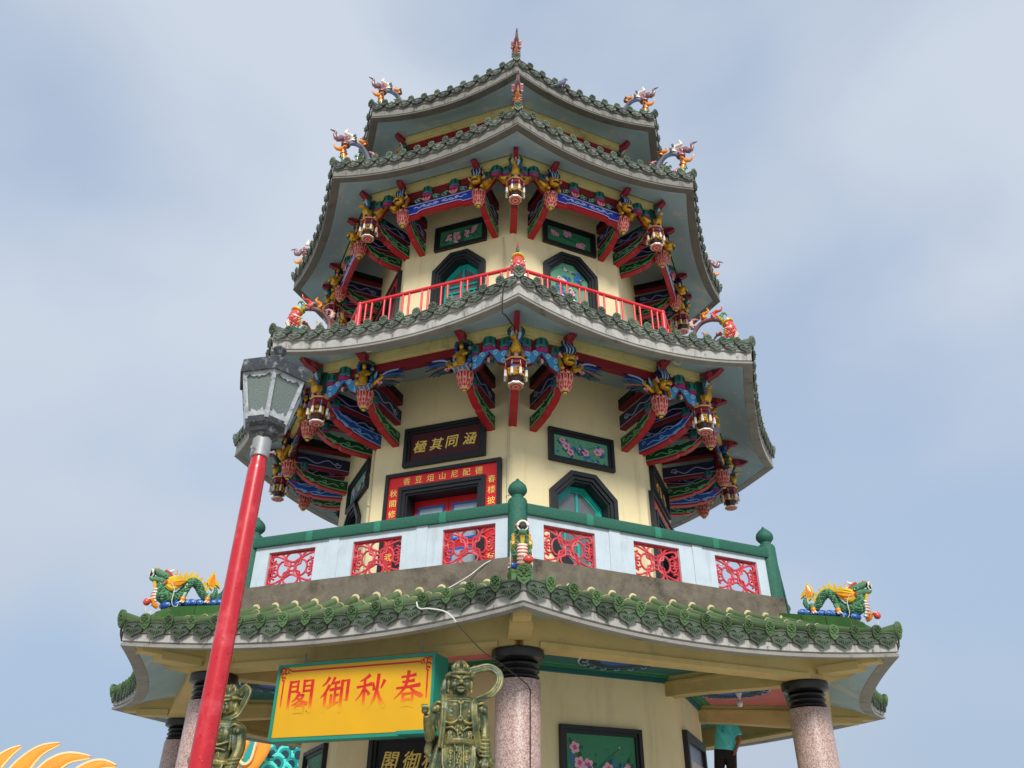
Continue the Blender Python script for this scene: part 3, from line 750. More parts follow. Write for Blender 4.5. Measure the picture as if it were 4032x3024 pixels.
window(-1, R3, 0.05, 0.585, 8.95, 10.78, 0.39)
window(0, R3, 0.065, 0.62, 8.95, 10.81, 0.40, glazed=False)

def plaque(k, r, u0, u1, z0, z1, text, size, board='maroon_board', x=0.0, zs=None, tilt=0.0):
    ap = r*C22+x; fr = MB(); fw = 0.11
    M = FF(k, ap, (u0+u1)/2, z0) @ Matrix.Rotation(rad(tilt), 4, 'Y'); w = (u1-u0)/2; h = z1-z0
    fr.ring(rect(-w, w, 0, h), rect(-w+fw*0.6, w-fw*0.6, fw*0.6, h-fw*0.6), -0.01, 0.09, 'black_frame'); fr.ring(rect(-w+fw*0.601, w-fw*0.601, fw*0.601, h-fw*0.601), rect(-w+fw, w-fw, fw, h-fw), -0.01, 0.055, 'black_frame')
    P = put('name_plaque', fr.mesh('name_plaque', 25), PG, M)
    b = MB(); b.box(0.0, 0.02, -w+fw-0.01, w-fw+0.01, fw-0.01, h-fw+0.01, board); put('board', b.mesh('board', 0), P, M)
    n = len(text)
    for i, ch in enumerate(text):
        y = (zs[i]-(u0+u1)/2) if zs else (-w+fw+(2*w-2*fw)*(i+0.5)/n)
        put('character', glyph_mesh(ch, size, 'gilt', 0.02, 0.18, size*0.006), P, M @ Matrix.Translation((0.032, y, h/2)) @ Matrix.Rotation(rad(random.uniform(-4, 4)), 4, 'X'))
    return P
plaque(-1, R2, -0.72, 0.833, 5.885, 6.63, '極其同涵', 0.25, zs=(-0.414, -0.101, 0.196, 0.533))['label'] = 'black framed dark red plaque with four gold characters'
plaque(1, R2, -0.78, 0.83, 5.90, 6.50, '####', 0.25)
plaque(-1, R1, -0.79, 0.9, 0.85, 1.60, '閣御秋春', 0.27, board='d_black', zs=(-0.448, -0.108, 0.192, 0.5))

def doorway(k, r, u0, u1, zt, z0, text_top, text_l, text_r):
    ap = r*C22; c = (u0+u1)/2
    fr = MB()
    def gate(d0, d1, xa, xb, m):                        # a band round the top and both sides, open at the floor
        for a, b_ in (((u0+d0, u0+d1), None), ((u1-d1, u1-d0), None)): fr.box(xa, xb, a[0], a[1], z0, zt-d0, m)
        fr.box(xa, xb, u0+d1, u1-d1, zt-d1, zt-d0, m)
    gate(0, 0.066, -0.01, 0.085, 'black_frame'); gate(0.066, 0.27, -0.01, 0.05, 'red_lacquer'); gate(0.27, 0.34, -0.01, 0.085, 'black_frame'); gate(0.34, 0.40, -0.05, 0.06, 'black_frame'); gate(0.40, 0.43, -0.30, 0.03, 'black_frame')
    D = put('doorway', fr.mesh('doorway', 25), PG, FF(k, ap))
    iu0, iu1, it = u0+0.43, u1-0.43, zt-0.43
    n = 2; w = (iu1-iu0)/2
    for i in range(2):
        a = iu0+i*w+0.004; b_ = a+w-0.008
        t = MB(); t.box(-0.30, -0.26, a, b_, z0, it, 'door_red')
        for (p0, p1) in ((it-0.78, it-0.13), (z0+0.12, it-0.92)):
            t.ring(rect(a+0.07, b_-0.07, p0, p1), rect(a+0.105, b_-0.105, p0+0.035, p1-0.035), -0.26, -0.245, 'door_blue'); t.box(-0.26, -0.252, a+0.105, b_-0.105, p0+0.035, p1-0.035, 'frosted')
        put('door_leaf', t.mesh('door_leaf', 25), D, FF(k, ap))
    for i, ch in enumerate(text_top):
        y = u0+0.41+(u1-u0-0.81)*i/max(1, len(text_top)-1)
        put('character', glyph_mesh(ch, 0.145, 'gilt', 0.008), D, FF(k, ap+0.055, y, zt-0.168))
    for s, tx in ((u0+0.17, text_l), (u1-0.167, text_r)):
        for i, ch in enumerate(tx):
            if ch != ' ': put('character', glyph_mesh(ch, 0.145, 'gilt', 0.008), D, FF(k, ap+0.055, s, zt-0.36-i*0.19))
    return D
doorway(-1, R2, -1.022, 1.13, 5.78, 3.32, '香豆俎山尼配德', '秋閣修  文武志', '春楼披   可有')
doorway(1, R2, -1.05, 1.10, 5.78, 3.32, '#######', '##', '##')
doorway(-2, R3, -0.95, 1.02, 10.82, 8.35, '', '', '')
# flat dark panel painting the shade inside the ground-floor doorway below the gold characters, and the fretwork window on the right-hand side
b = MB(); b.box(-0.02, 0.03, -0.72, 0.84, GZ, 0.84, 'dark_inside'); put('dark_doorway_panel', b.mesh('dark_doorway_panel', 0), PG, FF(-1, R1*C22))
fr = MB(); fr.ring(rect(-0.82, 1.1, -0.4, 1.80), rect(-0.68, 0.96, -0.26, 1.66), -0.01, 0.08, 'black_frame'); W1 = put('window', fr.mesh('window', 25), PG, FF(1, R1*C22))
t = MB(); t.box(-0.01, 0.02, -0.69, 0.97, -0.27, 1.67, 'd_grey'); put('pane', t.mesh('pane', 0), W1, FF(1, R1*C22))
t = MB(); rnd = random.Random(2)
for i in range(9):
    y = -0.55+i*0.17; t.tube(spl([(0.03, y, -0.2), (0.03, y+rnd.uniform(-0.1, 0.1), 0.4), (0.03, y+rnd.uniform(-0.12, 0.12), 0.9), (0.03, y+0.05, 1.4)], 4), 0.03, 'white_ceramic', 5)
put('fretwork', t.mesh('fretwork'), W1, FF(1, R1*C22))

# ================================================================== eave brackets and carved pendants
def ring_oct(mb, ro, ri, z0, z1, m, bottom=None):
    v = []; f = []; ms = []
    for r, z in ((ro, z0), (ro, z1), (ri, z1), (ri, z0)):
        for k in range(8): v.append((r*math.cos(ang(k)), r*math.sin(ang(k)), z))
    for k in range(8):
        j = (k+1) % 8
        for q, mm_ in ((0, m), (1, m), (2, m), (3, bottom or m)):
            w = (q+1) % 4; f.append((q*8+k, q*8+j, w*8+j, w*8+k)); ms.append(mm_)
    mb.add(v, f, ms)
def scroll_line(mb, x0, x1, z, y, m, amp=0.04, r=0.008, up=1):
    pts = []; n = 22
    for i in range(n+1):
        q = i/n; pts.append((x0+(x1-x0)*q*0.72, y, z+up*amp*math.sin(q*9.5)*(0.35+0.65*q)))
    cx, cz = x0+(x1-x0)*0.80, z
    for i in range(12):
        a = PI+i*0.55*up; rr = amp*1.25*(1-i/14); pts.append((cx+rr*math.cos(a), y, cz+rr*math.sin(a)))
    mb.tube(pts, r, m, 4)
def tie_beam(xw, xr, z0, z1, m='navy', line='navy_line', wd=0.055):
    mb = MB(); mb.box(xw, xr, -wd, wd, z0, z1, m); mb.box(xw, xr, -wd-0.002, wd+0.002, z0-0.022, z0+0.022, 'beam_red')
    for s in (-1, 1):
        scroll_line(mb, xr-0.1, xw+0.06, (z0+z1)/2, s*(wd+0.003), line, (z1-z0)*0.24, 0.0115, s)
        mb.tube([(xw+0.01, s*(wd+0.002), z0+0.03), (xr-0.02, s*(wd+0.002), z0+0.032)], 0.008, line, 4)
    return mb.mesh('tie_beam', 30)
def strut(xw, xr, zb, m, line, wd=0.06):
    L = xr-xw
    low = [(xw, zb), (xw+L*0.30, zb+0.025), (xw+L*0.50, zb+0.065), (xw+L*0.53, zb+0.10), (xw+L*0.60, zb+0.10), (xw+L*0.74, zb+0.17), (xw+L*0.86, zb+0.28), (xw+L*0.96, zb+0.42)]
    top = [(xw+L*0.83, zb+0.43), (xw+L*0.72, zb+0.345), (xw+L*0.56, zb+0.285), (xw+L*0.5, zb+0.315), (xw+L*0.46, zb+0.275), (xw+L*0.2, zb+0.265), (xw, zb+0.27)]
    mb = MB()
    inner = [(p[0], p[1]+0.035) for p in low[:-1]]+[(low[-1][0]-0.02, low[-1][1])]
    mb.prism(low+inner[::-1], -wd-0.004, wd+0.004, 'red', 'xz')
    mb.prism(inner+top, -wd, wd, m, 'xz')
    for s in (-1, 1):
        y = s*(wd+0.002)
        mb.tube([(p[0], y, p[1]+0.016) for p in inner], 0.011, line, 4)
        mb.tube([(p[0], y, p[1]-0.012) for p in top], 0.009, line, 4)
        mid_ = [(xw+L*q, zb+0.15+0.02*math.sin(q*30)+0.30*max(0, q-0.45)**1.6*1.8) for q in [0.16+0.04*i for i in range(17)]]
        mb.tube([(p[0], y, p[1]) for p in mid_], 0.011, line, 4)
        for q, sg in ((0.40, 1), (0.62, -1), (0.10, 1)):
            c = (xw+L*q, zb+0.16+0.45*max(0, q-0.45)**1.5+0.015*sg)
            mb.tube([(c[0]+0.045*(1-i/13)*math.cos(sg*i*0.6), y, c[1]+0.045*(1-i/13)*math.sin(sg*i*0.6)) for i in range(11)], 0.010, line, 4)
    return mb.mesh('curved_strut', 30)
def cushion():
    mb = MB(); h = 0.075
    mb.lathe([(h*0.88, -0.045), (h*1.12, -0.034), (h*1.08, -0.01), (h*0.95, 0)], 8, 'purple', PI/8)
    mb.lathe([(h*0.98, 0.002), (h*1.1, 0.02), (h*1.08, 0.115), (h*0.8, 0.12)], 8, 'teal_block', PI/8)
    for i in range(8):
        a = PI/8+i*PI/4+PI/8; c, s = math.cos(a)*h*1.06, math.sin(a)*h*1.06
        for d in (-0.35, 0.35):
            t = (-math.sin(a)*h*d, math.cos(a)*h*d)
            mb.tube([(c+t[0]+(0.008 if j % 2 else -0.008)*-math.sin(a), s+t[1]+(0.008 if j % 2 else -0.008)*math.cos(a), 0.025+j*0.018) for j in range(5)], 0.004, 'teal_line', 3)
    return mb.mesh('cushion_block', 25)
CUSH = cushion()
def lotus(slim=False):
    mb = MB()
    mb.lathe([(0.034, -0.372), (0.036, -0.36), (0.05, -0.345), (0.062, -0.31), (0.088, -0.25), (0.108, -0.18), (0.112, -0.10), (0.095, -0.05), (0.10, 0.0), (0.07, 0.03)], 14, 'lotus_red', 0, ['gold_paint', 'd_black', 'gold_paint', 'lotus_red', 'lotus_red', 'lotus_red', 'lotus_red', 'lotus_red', 'lotus_red'])
    for row, (zz, rr, n, ln, off, tilt) in enumerate(((-0.005, 0.118, 8, 0.09, 0, -28), (-0.105, 0.122, 8 if not slim else 10, 0.15, 0.39, 4), (-0.205, 0.108, 8, 0.10, 0, 16), (-0.268, 0.085, 8, 0.075, 0.39, 22), (-0.315, 0.062, 8, 0.05, 0, 26))):
        for i in range(n):
            a = off+i*2*PI/n; M0 = mb.M
            mb.M = M0 @ Matrix.Rotation(a, 4, 'Z') @ Matrix.Translation((rr, 0, zz)) @ Matrix.Rotation(rad(tilt), 4, 'Y')
            w = rr*2*PI/n*0.44
            mb.tube([(0, 0, 0.42*ln), (0.008, 0, 0.1*ln), (0.004, 0, -0.3*ln), (-0.012, 0, -0.55*ln)], [w*0.6, w, w*0.95, w*0.2], 'lotus_pink', 6, nrm=(1, 0, 0), th=0.35)
            if row < 4: mb.tube([(0.012, 0, 0.3*ln), (0.017, 0, 0.0*ln), (0.012, 0, -0.28*ln), (0.004, 0, -0.4*ln)], [w*0.4, w*0.66, w*0.58, w*0.15], 'lotus_red', 5, nrm=(1, 0, 0), th=0.4)
            mb.M = M0
    return mb.mesh('lotus_pendant', 45)
LOTUS, LOTUS3 = lotus(), lotus(True)
def lantern():
    mb = MB()
    mb.lathe([(0.10, -0.50), (0.125, -0.485), (0.125, -0.465), (0.10, -0.45), (0.075, -0.44)], 8, 'd_white', PI/8, ['lotus_pink', 'd_white', 'd_white', 'lantern_purple'])
    for r_, m in ((0.085, 'lotus_red'), (0.058, 'lotus_pink'), (0.03, 'lotus_red')): mb.lathe([(r_, -0.502-0.002*(0.1-r_)/0.03), (r_, -0.499)], 14, m)
    mb.lathe([(0.075, -0.44), (0.12, -0.36), (0.135, -0.25), (0.125, -0.17)], 8, 'lantern_dark', PI/8)
    mb.lathe([(0.125, -0.17), (0.16, -0.15), (0.16, -0.12), (0.15, -0.09), (0.165, -0.08), (0.17, -0.055), (0.14, -0.045)], 8, 'lantern_purple', PI/8, ['lantern_purple', 'lantern_purple', 'lantern_purple', 'lantern_purple', 'gold_paint', 'lantern_purple'])
    for i in range(8):
        a = i*PI/4+PI/8; c, s = math.cos(a), math.sin(a)
        mb.tube([(0.166*c, 0.166*s, -0.12), (0.168*c, 0.168*s, -0.20)], 0.007, 'gold_paint', 4)
        mb.tube([(0.17*c, 0.17*s, -0.19), (0.17*c, 0.17*s, -0.25)], [0.015, 0.018], 'd_blue' if i % 2 else 'd_red', 6)
        mb.tube([(0.17*c, 0.17*s, -0.25), (0.168*c, 0.168*s, -0.36)], [0.018, 0.025], 'white_ceramic', 6)
        b = a+PI/8; c, s = math.cos(b), math.sin(b)
        for j in range(9):
            dz, dt = random.uniform(-0.065, 0.065), random.uniform(-0.03, 0.03)
            mb.blob((0.124*c-dt*s, 0.124*s+dt*c, -0.285+dz), (0.024, 0.024, 0.026), 'gold', 6, 4)
        mb.blob((0.135*c, 0.135*s, -0.02), (0.04, 0.04, 0.035), 'd_pink' if i % 2 else 'petal_deep', 7, 5)
        mb.blob((0.16*math.cos(a), 0.16*math.sin(a), -0.02), (0.03, 0.03, 0.02), 'leaf_dark', 6, 4)
    return mb.mesh('lantern_pendant', 35)
LANT = lantern()
def beast(kind):
    """carved guardian in front of a hanging post: X outward, z from 0 (feet) to 0.42"""
    mb = MB()
    if kind == 'bird':                                   # crouching gilt bird-beast under green and blue plumes
        mb.tube([(0.02, 0, 0.05), (0.07, 0, 0.09), (0.10, 0, 0.15), (0.12, -0.01, 0.22)], [0.05, 0.075, 0.07, 0.035], 'gold', 8)
        mb.blob((0.14, -0.03, 0.235), (0.06, 0.035, 0.03), 'gold', 8, 5); mb.tube([(0.15, -0.06, 0.235), (0.21, -0.08, 0.225)], [0.022, 0.008], 'gold', 5)
        for s in (-1, 1):
            mb.tube([(0.03, s*0.06, 0.14), (0.05, s*0.085, 0.06), (0.07, s*0.085, -0.01)], [0.03, 0.02, 0.018], 'gold', 6)
            for d in (-0.015, 0.0, 0.015): mb.tube([(0.07, s*0.085+d, 0.0), (0.10, s*0.085+d*1.5, -0.015)], 0.007, 'gold', 4)
            mb.tube(spl([(0.07, s*0.04, 0.24), (0.12, s*0.075, 0.31), (0.10, s*0.10, 0.39), (0.14, s*0.06, 0.43)], 4), interp([0.03, 0.045, 0.03, 0.006], 13), 'leaf_dark', 6, th=0.5)
            mb.tube(spl([(0.09, s*0.03, 0.25), (0.14, s*0.05, 0.31), (0.13, s*0.045, 0.37)], 4), interp([0.022, 0.028, 0.005], 9), 'strut_blue_line', 5)
            mb.tube(spl([(0.12, s*0.03, 0.2), (0.10, s*0.09, 0.20), (0.12, s*0.085, 0.13)], 3), interp([0.014, 0.018, 0.006], 7), 'd_blue', 5)
            mb.tube(spl([(0.15, -0.02, 0.26), (0.17, s*0.03-0.01, 0.30), (0.16, s*0.05-0.01, 0.31)], 3), 0.007, 'gold', 4)
        mb.tube([(0.08, 0, 0.28), (0.13, 0, 0.40), (0.17, 0, 0.44)], [0.012, 0.018, 0.01], 'lotus_pink', 5)
        for s in (-1, 1): mb.box(-0.03, 0.03, s*0.05-0.05, s*0.05+0.05, 0.0, 0.38, 'leaf_dark')
    elif kind == 'lion':                                 # upside-down lion: gilt face low, blue mane above
        mb.blob((0.13, 0, 0.10), (0.075, 0.085, 0.085), 'gold', 10, 7)
        mb.blob((0.205, 0, 0.085), (0.03, 0.04, 0.03), 'gold', 7, 5)
        for s in (-1, 1):
            mb.blob((0.19, s*0.04, 0.125), (0.022, 0.024, 0.022), 'gold', 6, 4); mb.blob((0.209, s*0.042, 0.128), 0.009, 'd_black', 5, 4)
            mb.tube([(0.10, s*0.085, 0.14), (0.11, s*0.125, 0.17), (0.12, s*0.12, 0.2)], [0.025, 0.02, 0.004], 'd_pink', 5)
            mb.tube([(0.02, s*0.085, 0.2), (0.06, s*0.095, 0.08), (0.09, s*0.09, -0.03)], [0.04, 0.03, 0.03], 'gold', 6)
            mb.blob((0.11, s*0.09, -0.035), (0.035, 0.03, 0.022), 'gold', 6, 4)
        mb.tube([(0.19, -0.05, 0.045), (0.212, 0, 0.04), (0.19, 0.05, 0.045)], 0.01, 'd_black', 4)
        for i in range(9):
            a = -1.2+i*0.3; mb.blob((0.11, 0.1*math.sin(a), 0.10+0.1*math.cos(a)), (0.025, 0.024, 0.024), 'leaf_dark' if i % 2 else 'gold', 6, 4)
        for i in range(7):
            y = -0.075+i*0.025
            mb.tube(spl([(0.13, y*0.7, 0.19), (0.14, y+0.012, 0.26), (0.11, y-0.01, 0.33), (0.09, y, 0.39)], 3), 0.013, 'strut_blue_line' if i % 2 else 'navy', 5)
        mb.blob((0.05, 0, 0.24), (0.07, 0.095, 0.16), 'navy', 8, 6)
        mb.blob((0.10, 0.09, 0.28), (0.03, 0.03, 0.06), 'gold', 6, 5)
    else:                                                # gilt immortal in a green grotto
        mb.box(-0.03, 0.03, -0.11, 0.11, -0.05, 0.38, 'navy')
        mb.tube([(0.08, 0, -0.02), (0.09, 0, 0.08), (0.085, 0, 0.18), (0.08, 0, 0.25)], [0.07, 0.065, 0.05, 0.025], 'gold', 8); mb.blob((0.095, 0, 0.29), (0.034, 0.034, 0.042), 'gold', 8, 6)
        for s in (-1, 1):
            mb.tube([(0.08, s*0.045, 0.21), (0.12, s*0.09, 0.14), (0.14, s*0.05, 0.12)], [0.025, 0.022, 0.014], 'gold', 6)
            for i in range(6): mb.blob((0.045+0.02*(i % 2), s*(0.09+0.02*random.random()), 0.0+i*0.065), (0.035, 0.03, 0.035), random.choice(['leaf_dark', 'strut_blue', 'd_grey', 'leaf_dark']), 6, 4)
        for i in range(5): mb.blob((0.07, -0.08+0.04*i, 0.36+0.015*math.sin(i)), (0.045, 0.03, 0.03), 'leaf_dark', 6, 4)
        for i in range(7): mb.tube([(0.06, -0.1+0.033*i, -0.06), (0.12, -0.09+0.03*i, -0.03), (0.09, -0.1+0.033*i, 0.01)], 0.013, 'd_grey' if i % 2 else 'navy_line', 5)
        mb.blob((0.12, -0.055, 0.02), (0.045, 0.045, 0.05), 'gold', 7, 5)
    return mb.mesh('carved_%s' % kind, 45)
BEAST = {q: beast(q) for q in ('bird', 'lion', 'immortal')}
def arm(L=0.62, plain=False):
    """red cantilever arm with an up-curled tip; X from 0 outward"""
    mb = MB()
    poly = [(-0.1, -0.08), (L*0.45, -0.06), (L*0.52, -0.085), (L*0.6, -0.05), (L*0.8, -0.03), (L, 0.055), (L*0.78, 0.085), (L*0.5, 0.10), (-0.1, 0.09)] if not plain else [(-0.1, -0.07), (L*0.7, -0.05), (L*0.9, 0.0), (L*0.88, 0.10), (-0.1, 0.09)]
    mb.prism(poly, -0.045, 0.045, 'arm_red', 'xz')
    for s in (-1, 1):
        y = s*0.047
        if not plain:
            for cx, sg in ((L*0.35, 1), (L*0.62, -1)): mb.tube([(cx+0.055*(1-i/16)*math.cos(PI*0.5+sg*i*0.6), y, 0.022+0.05*(1-i/16)*math.sin(PI*0.5+sg*i*0.6)) for i in range(13)], 0.008, 'arm_line', 4)
        mb.tube([(p[0]*0.98, y, p[1]*0.9) for p in poly[:6]], 0.004, 'arm_line', 4)
    return mb.mesh('eave_arm', 30)
ARM, ARMC, ARMP = arm(0.60), arm(0.66), arm(0.52, True)
def cloud_bracket(m='cloud_blue', line='cloud_line', gold=False, w=0.33):
    """fretted bracket between two posts: Y -w..w, z about 0"""
    mb = MB()
    for s in (-1, 1):
        poly = [(s*w, 0.13), (s*w*0.8, 0.14), (s*w*0.5, 0.10), (s*w*0.28, 0.16), (s*w*0.06, 0.20), (s*w*0.05, 0.12), (s*w*0.25, 0.05), (s*w*0.45, -0.05), (s*w*0.75, -0.10), (s*w, -0.12)]
        if s < 0: poly = poly[::-1]
        mb.prism(poly, -0.02, 0.03, m, 'yz')
        if not gold:
            for cy, cz, sg in ((0.78, 0.05, 1), (0.78, -0.05, -1), (0.35, 0.10, 1)):
                for q in (1.0, 0.62):
                    mb.tube([(0.033, s*(cy*w+0.055*q*(1-i/18)*math.cos(sg*i*0.55)), cz+0.055*q*(1-i/18)*math.sin(sg*i*0.55)) for i in range(13)], 0.006, line, 4)
        else:
            mb.tube(spl([(0.02, s*w*0.95, 0.05), (0.045, s*w*0.7, 0.0), (0.05, s*w*0.45, 0.03), (0.03, s*w*0.15, 0.13)], 4), interp([0.05, 0.07, 0.06, 0.03], 13), 'gold', 7, th=0.6)
            mb.tube(spl([(0.05, s*w*0.95, 0.12), (0.06, s*w*0.8, 0.04), (0.055, s*w*0.65, 0.07)], 4), 0.012, 'd_grey', 5)
            mb.tube([(0.06, s*w*0.28, 0.10), (0.075, s*w*0.22, 0.07), (0.06, s*w*0.2, 0.12)], 0.02, 'leaf_dark', 5)
        mb.prism([(p[0], p[1]-0.022) for p in poly], -0.03, 0.012, 'beam_red', 'yz')
    if not gold:
        mb.blob((0.03, 0, -0.005), (0.03, 0.035, 0.045), 'd_pink', 7, 5)
        for s in (-1, 1): mb.tube([(0.03, s*0.03, -0.02), (0.035, s*0.07, -0.035), (0.03, s*0.10, -0.01)], [0.025, 0.028, 0.008], 'leaf_dark', 5)
        for s in (-1, 1): mb.tube([(0.035, 0, 0.2), (0.04, s*0.05, 0.23), (0.035, s*0.085, 0.21), (0.035, s*0.07, 0.18)], 0.02, line, 5)
        mb.blob((0.02, 0, 0.17), (0.03, 0.06, 0.03), m, 7, 5)
    return mb.mesh('fretted_bracket', 35)
CLOUD, GOLDB = cloud_bracket(), cloud_bracket('gold', 'gold', True, 0.31)
def wing():
    """phoenix with spread feathers: from a post (y=0) along +Y, hanging under the beam"""
    mb = MB()
    mb.prism([(0.02, 0.14), (0.30, 0.17), (0.62, 0.20), (0.66, 0.16), (0.52, 0.04), (0.36, -0.08), (0.2, -0.12), (0.04, -0.10)], -0.03, 0.008, 'navy', 'yz', side='beam_red')
    cols = ['navy', 'navy_line', 'navy', 'strut_blue', 'leaf_dark', 'd_brown', 'navy', 'leaf_dark']
    for i in range(9):
        a = rad(26-i*8.0); L = 0.30+0.26*math.sin((i+1)/10*PI)
        mb.tube(spl([(0.0, 0.10, 0.0), (0.03, 0.10+L*0.5*math.cos(a), L*0.5*math.sin(a)+0.05), (0.01, 0.10+L*math.cos(a*0.85), L*math.sin(a*0.85)+0.04)], 3), interp([0.02, 0.026, 0.012], 7), cols[i % 8], 5, nrm=(1, 0, 0), th=0.7)
    for i in range(5): mb.tube(spl([(0.03, 0.05, -0.02+i*0.02), (0.05, 0.13, 0.06+i*0.022), (0.03, 0.12, 0.14+i*0.012)], 3), 0.012, 'cloud_line' if i % 2 else 'cloud_blue', 5)
    mb.tube(spl([(0.02, 0.26, 0.06), (0.05, 0.17, -0.03), (0.05, 0.09, -0.09), (0.05, 0.04, -0.05), (0.06, 0.09, -0.02)], 4), interp([0.03, 0.04, 0.032, 0.024, 0.008], 17), 'gold', 7)
    mb.tube([(0.03, 0.2, 0.1), (0.03, 0.26, 0.02)], 0.02, 'gold', 5)
    for dy, dz, c in ((0.22, -0.10, 'petal_deep'), (0.25, -0.08, 'd_pink'), (0.20, -0.07, 'd_pink')): mb.blob((0.05, dy, dz), 0.03, c, 6, 5)
    for dy in (0.17, 0.28, 0.31): mb.tube([(0.03, 0.22, -0.1), (0.05, dy, -0.14), (0.03, dy+0.03, -0.11)], [0.02, 0.024, 0.005], 'leaf_dark', 5)
    return mb.mesh('carved_phoenix', 40)
def mirror_mesh(me, name):
    m2 = me.copy(); m2.name = name
    m2.transform(Matrix.Diagonal((1, -1, 1, 1))); m2.flip_normals(); return m2
WING = wing(); WINGM = mirror_mesh(WING, 'carved_phoenix')
def board():
    mb = MB(); w = 0.82
    poly = [(-w, 0.13), (w, 0.13), (w, -0.12), (w*0.62, -0.12), (w*0.58, -0.075), (w*0.45, -0.05), (-w*0.45, -0.05), (-w*0.58, -0.075), (-w*0.62, -0.12), (-w, -0.12)]
    mb.prism(poly, -0.06, 0.04, 'board_blue', 'yz', side='red')
    mb.prism([(p[0], p[1]-0.055) for p in poly if p[1] < 0.1]+[(-w, -0.10), (w, -0.10)][::1], -0.055, 0.03, 'red', 'yz') if False else None
    mb.prism([(-w, -0.04), (w, -0.04), (w, -0.19), (w*0.6, -0.19), (w*0.55, -0.14), (-w*0.55, -0.14), (-w*0.6, -0.19), (-w, -0.19)], -0.062, 0.018, 'red', 'yz')
    mb.tube([(0.042, p[0]*0.985, p[1]*0.92) for p in poly+[poly[0]]], 0.008, 'board_line', 4)
    for s in (-1, 1):
        mb.tube([(0.043, s*(0.03+q*0.55), 0.03+0.022*math.sin(q*22)) for q in [i/24 for i in range(25)]], 0.009, 'board_line', 4)
        for cy, sg in ((0.10, 1), (0.24, -1), (0.36, 1)): mb.tube([(0.043, s*(cy+0.05*(1-i/14)*math.cos(sg*i*0.6)), 0.035+0.045*(1-i/14)*math.sin(sg*i*0.6)) for i in range(11)], 0.008, 'board_line', 4)
    return mb.mesh('painted_board', 30)
BOARD = board()
def lotus_scroll():
    mb = MB()
    for i in range(5): mb.tube(spl([(0.02, 0, -0.06), (0.05, -0.06+0.03*i, -0.03), (0.03, -0.07+0.035*i, 0.03)], 3), interp([0.012, 0.022, 0.006], 7), 'lotus_red' if i % 2 else 'd_pink', 5)
    for s in (-1, 1):
        for j in range(4):
            y = s*(0.10+0.05*j)
            mb.tube([(0.02, y+0.045*(1-i/12)*math.cos(i*0.7*s), -0.02+0.02*(j % 2)+0.05*(1-i/12)*math.sin(i*0.7)) for i in range(9)], 0.011, ['leaf_dark', 'strut_green_line', 'navy_line', 'leaf_dark'][j], 4)
    return mb.mesh('lotus_scroll', 40)
LSC = lotus_scroll()
POSTM = MB(); POSTM.box(-0.07, 0.07, -0.07, 0.07, 0, 0.56, 'beam_red'); POSTM = POSTM.mesh('hanging_post', 30)

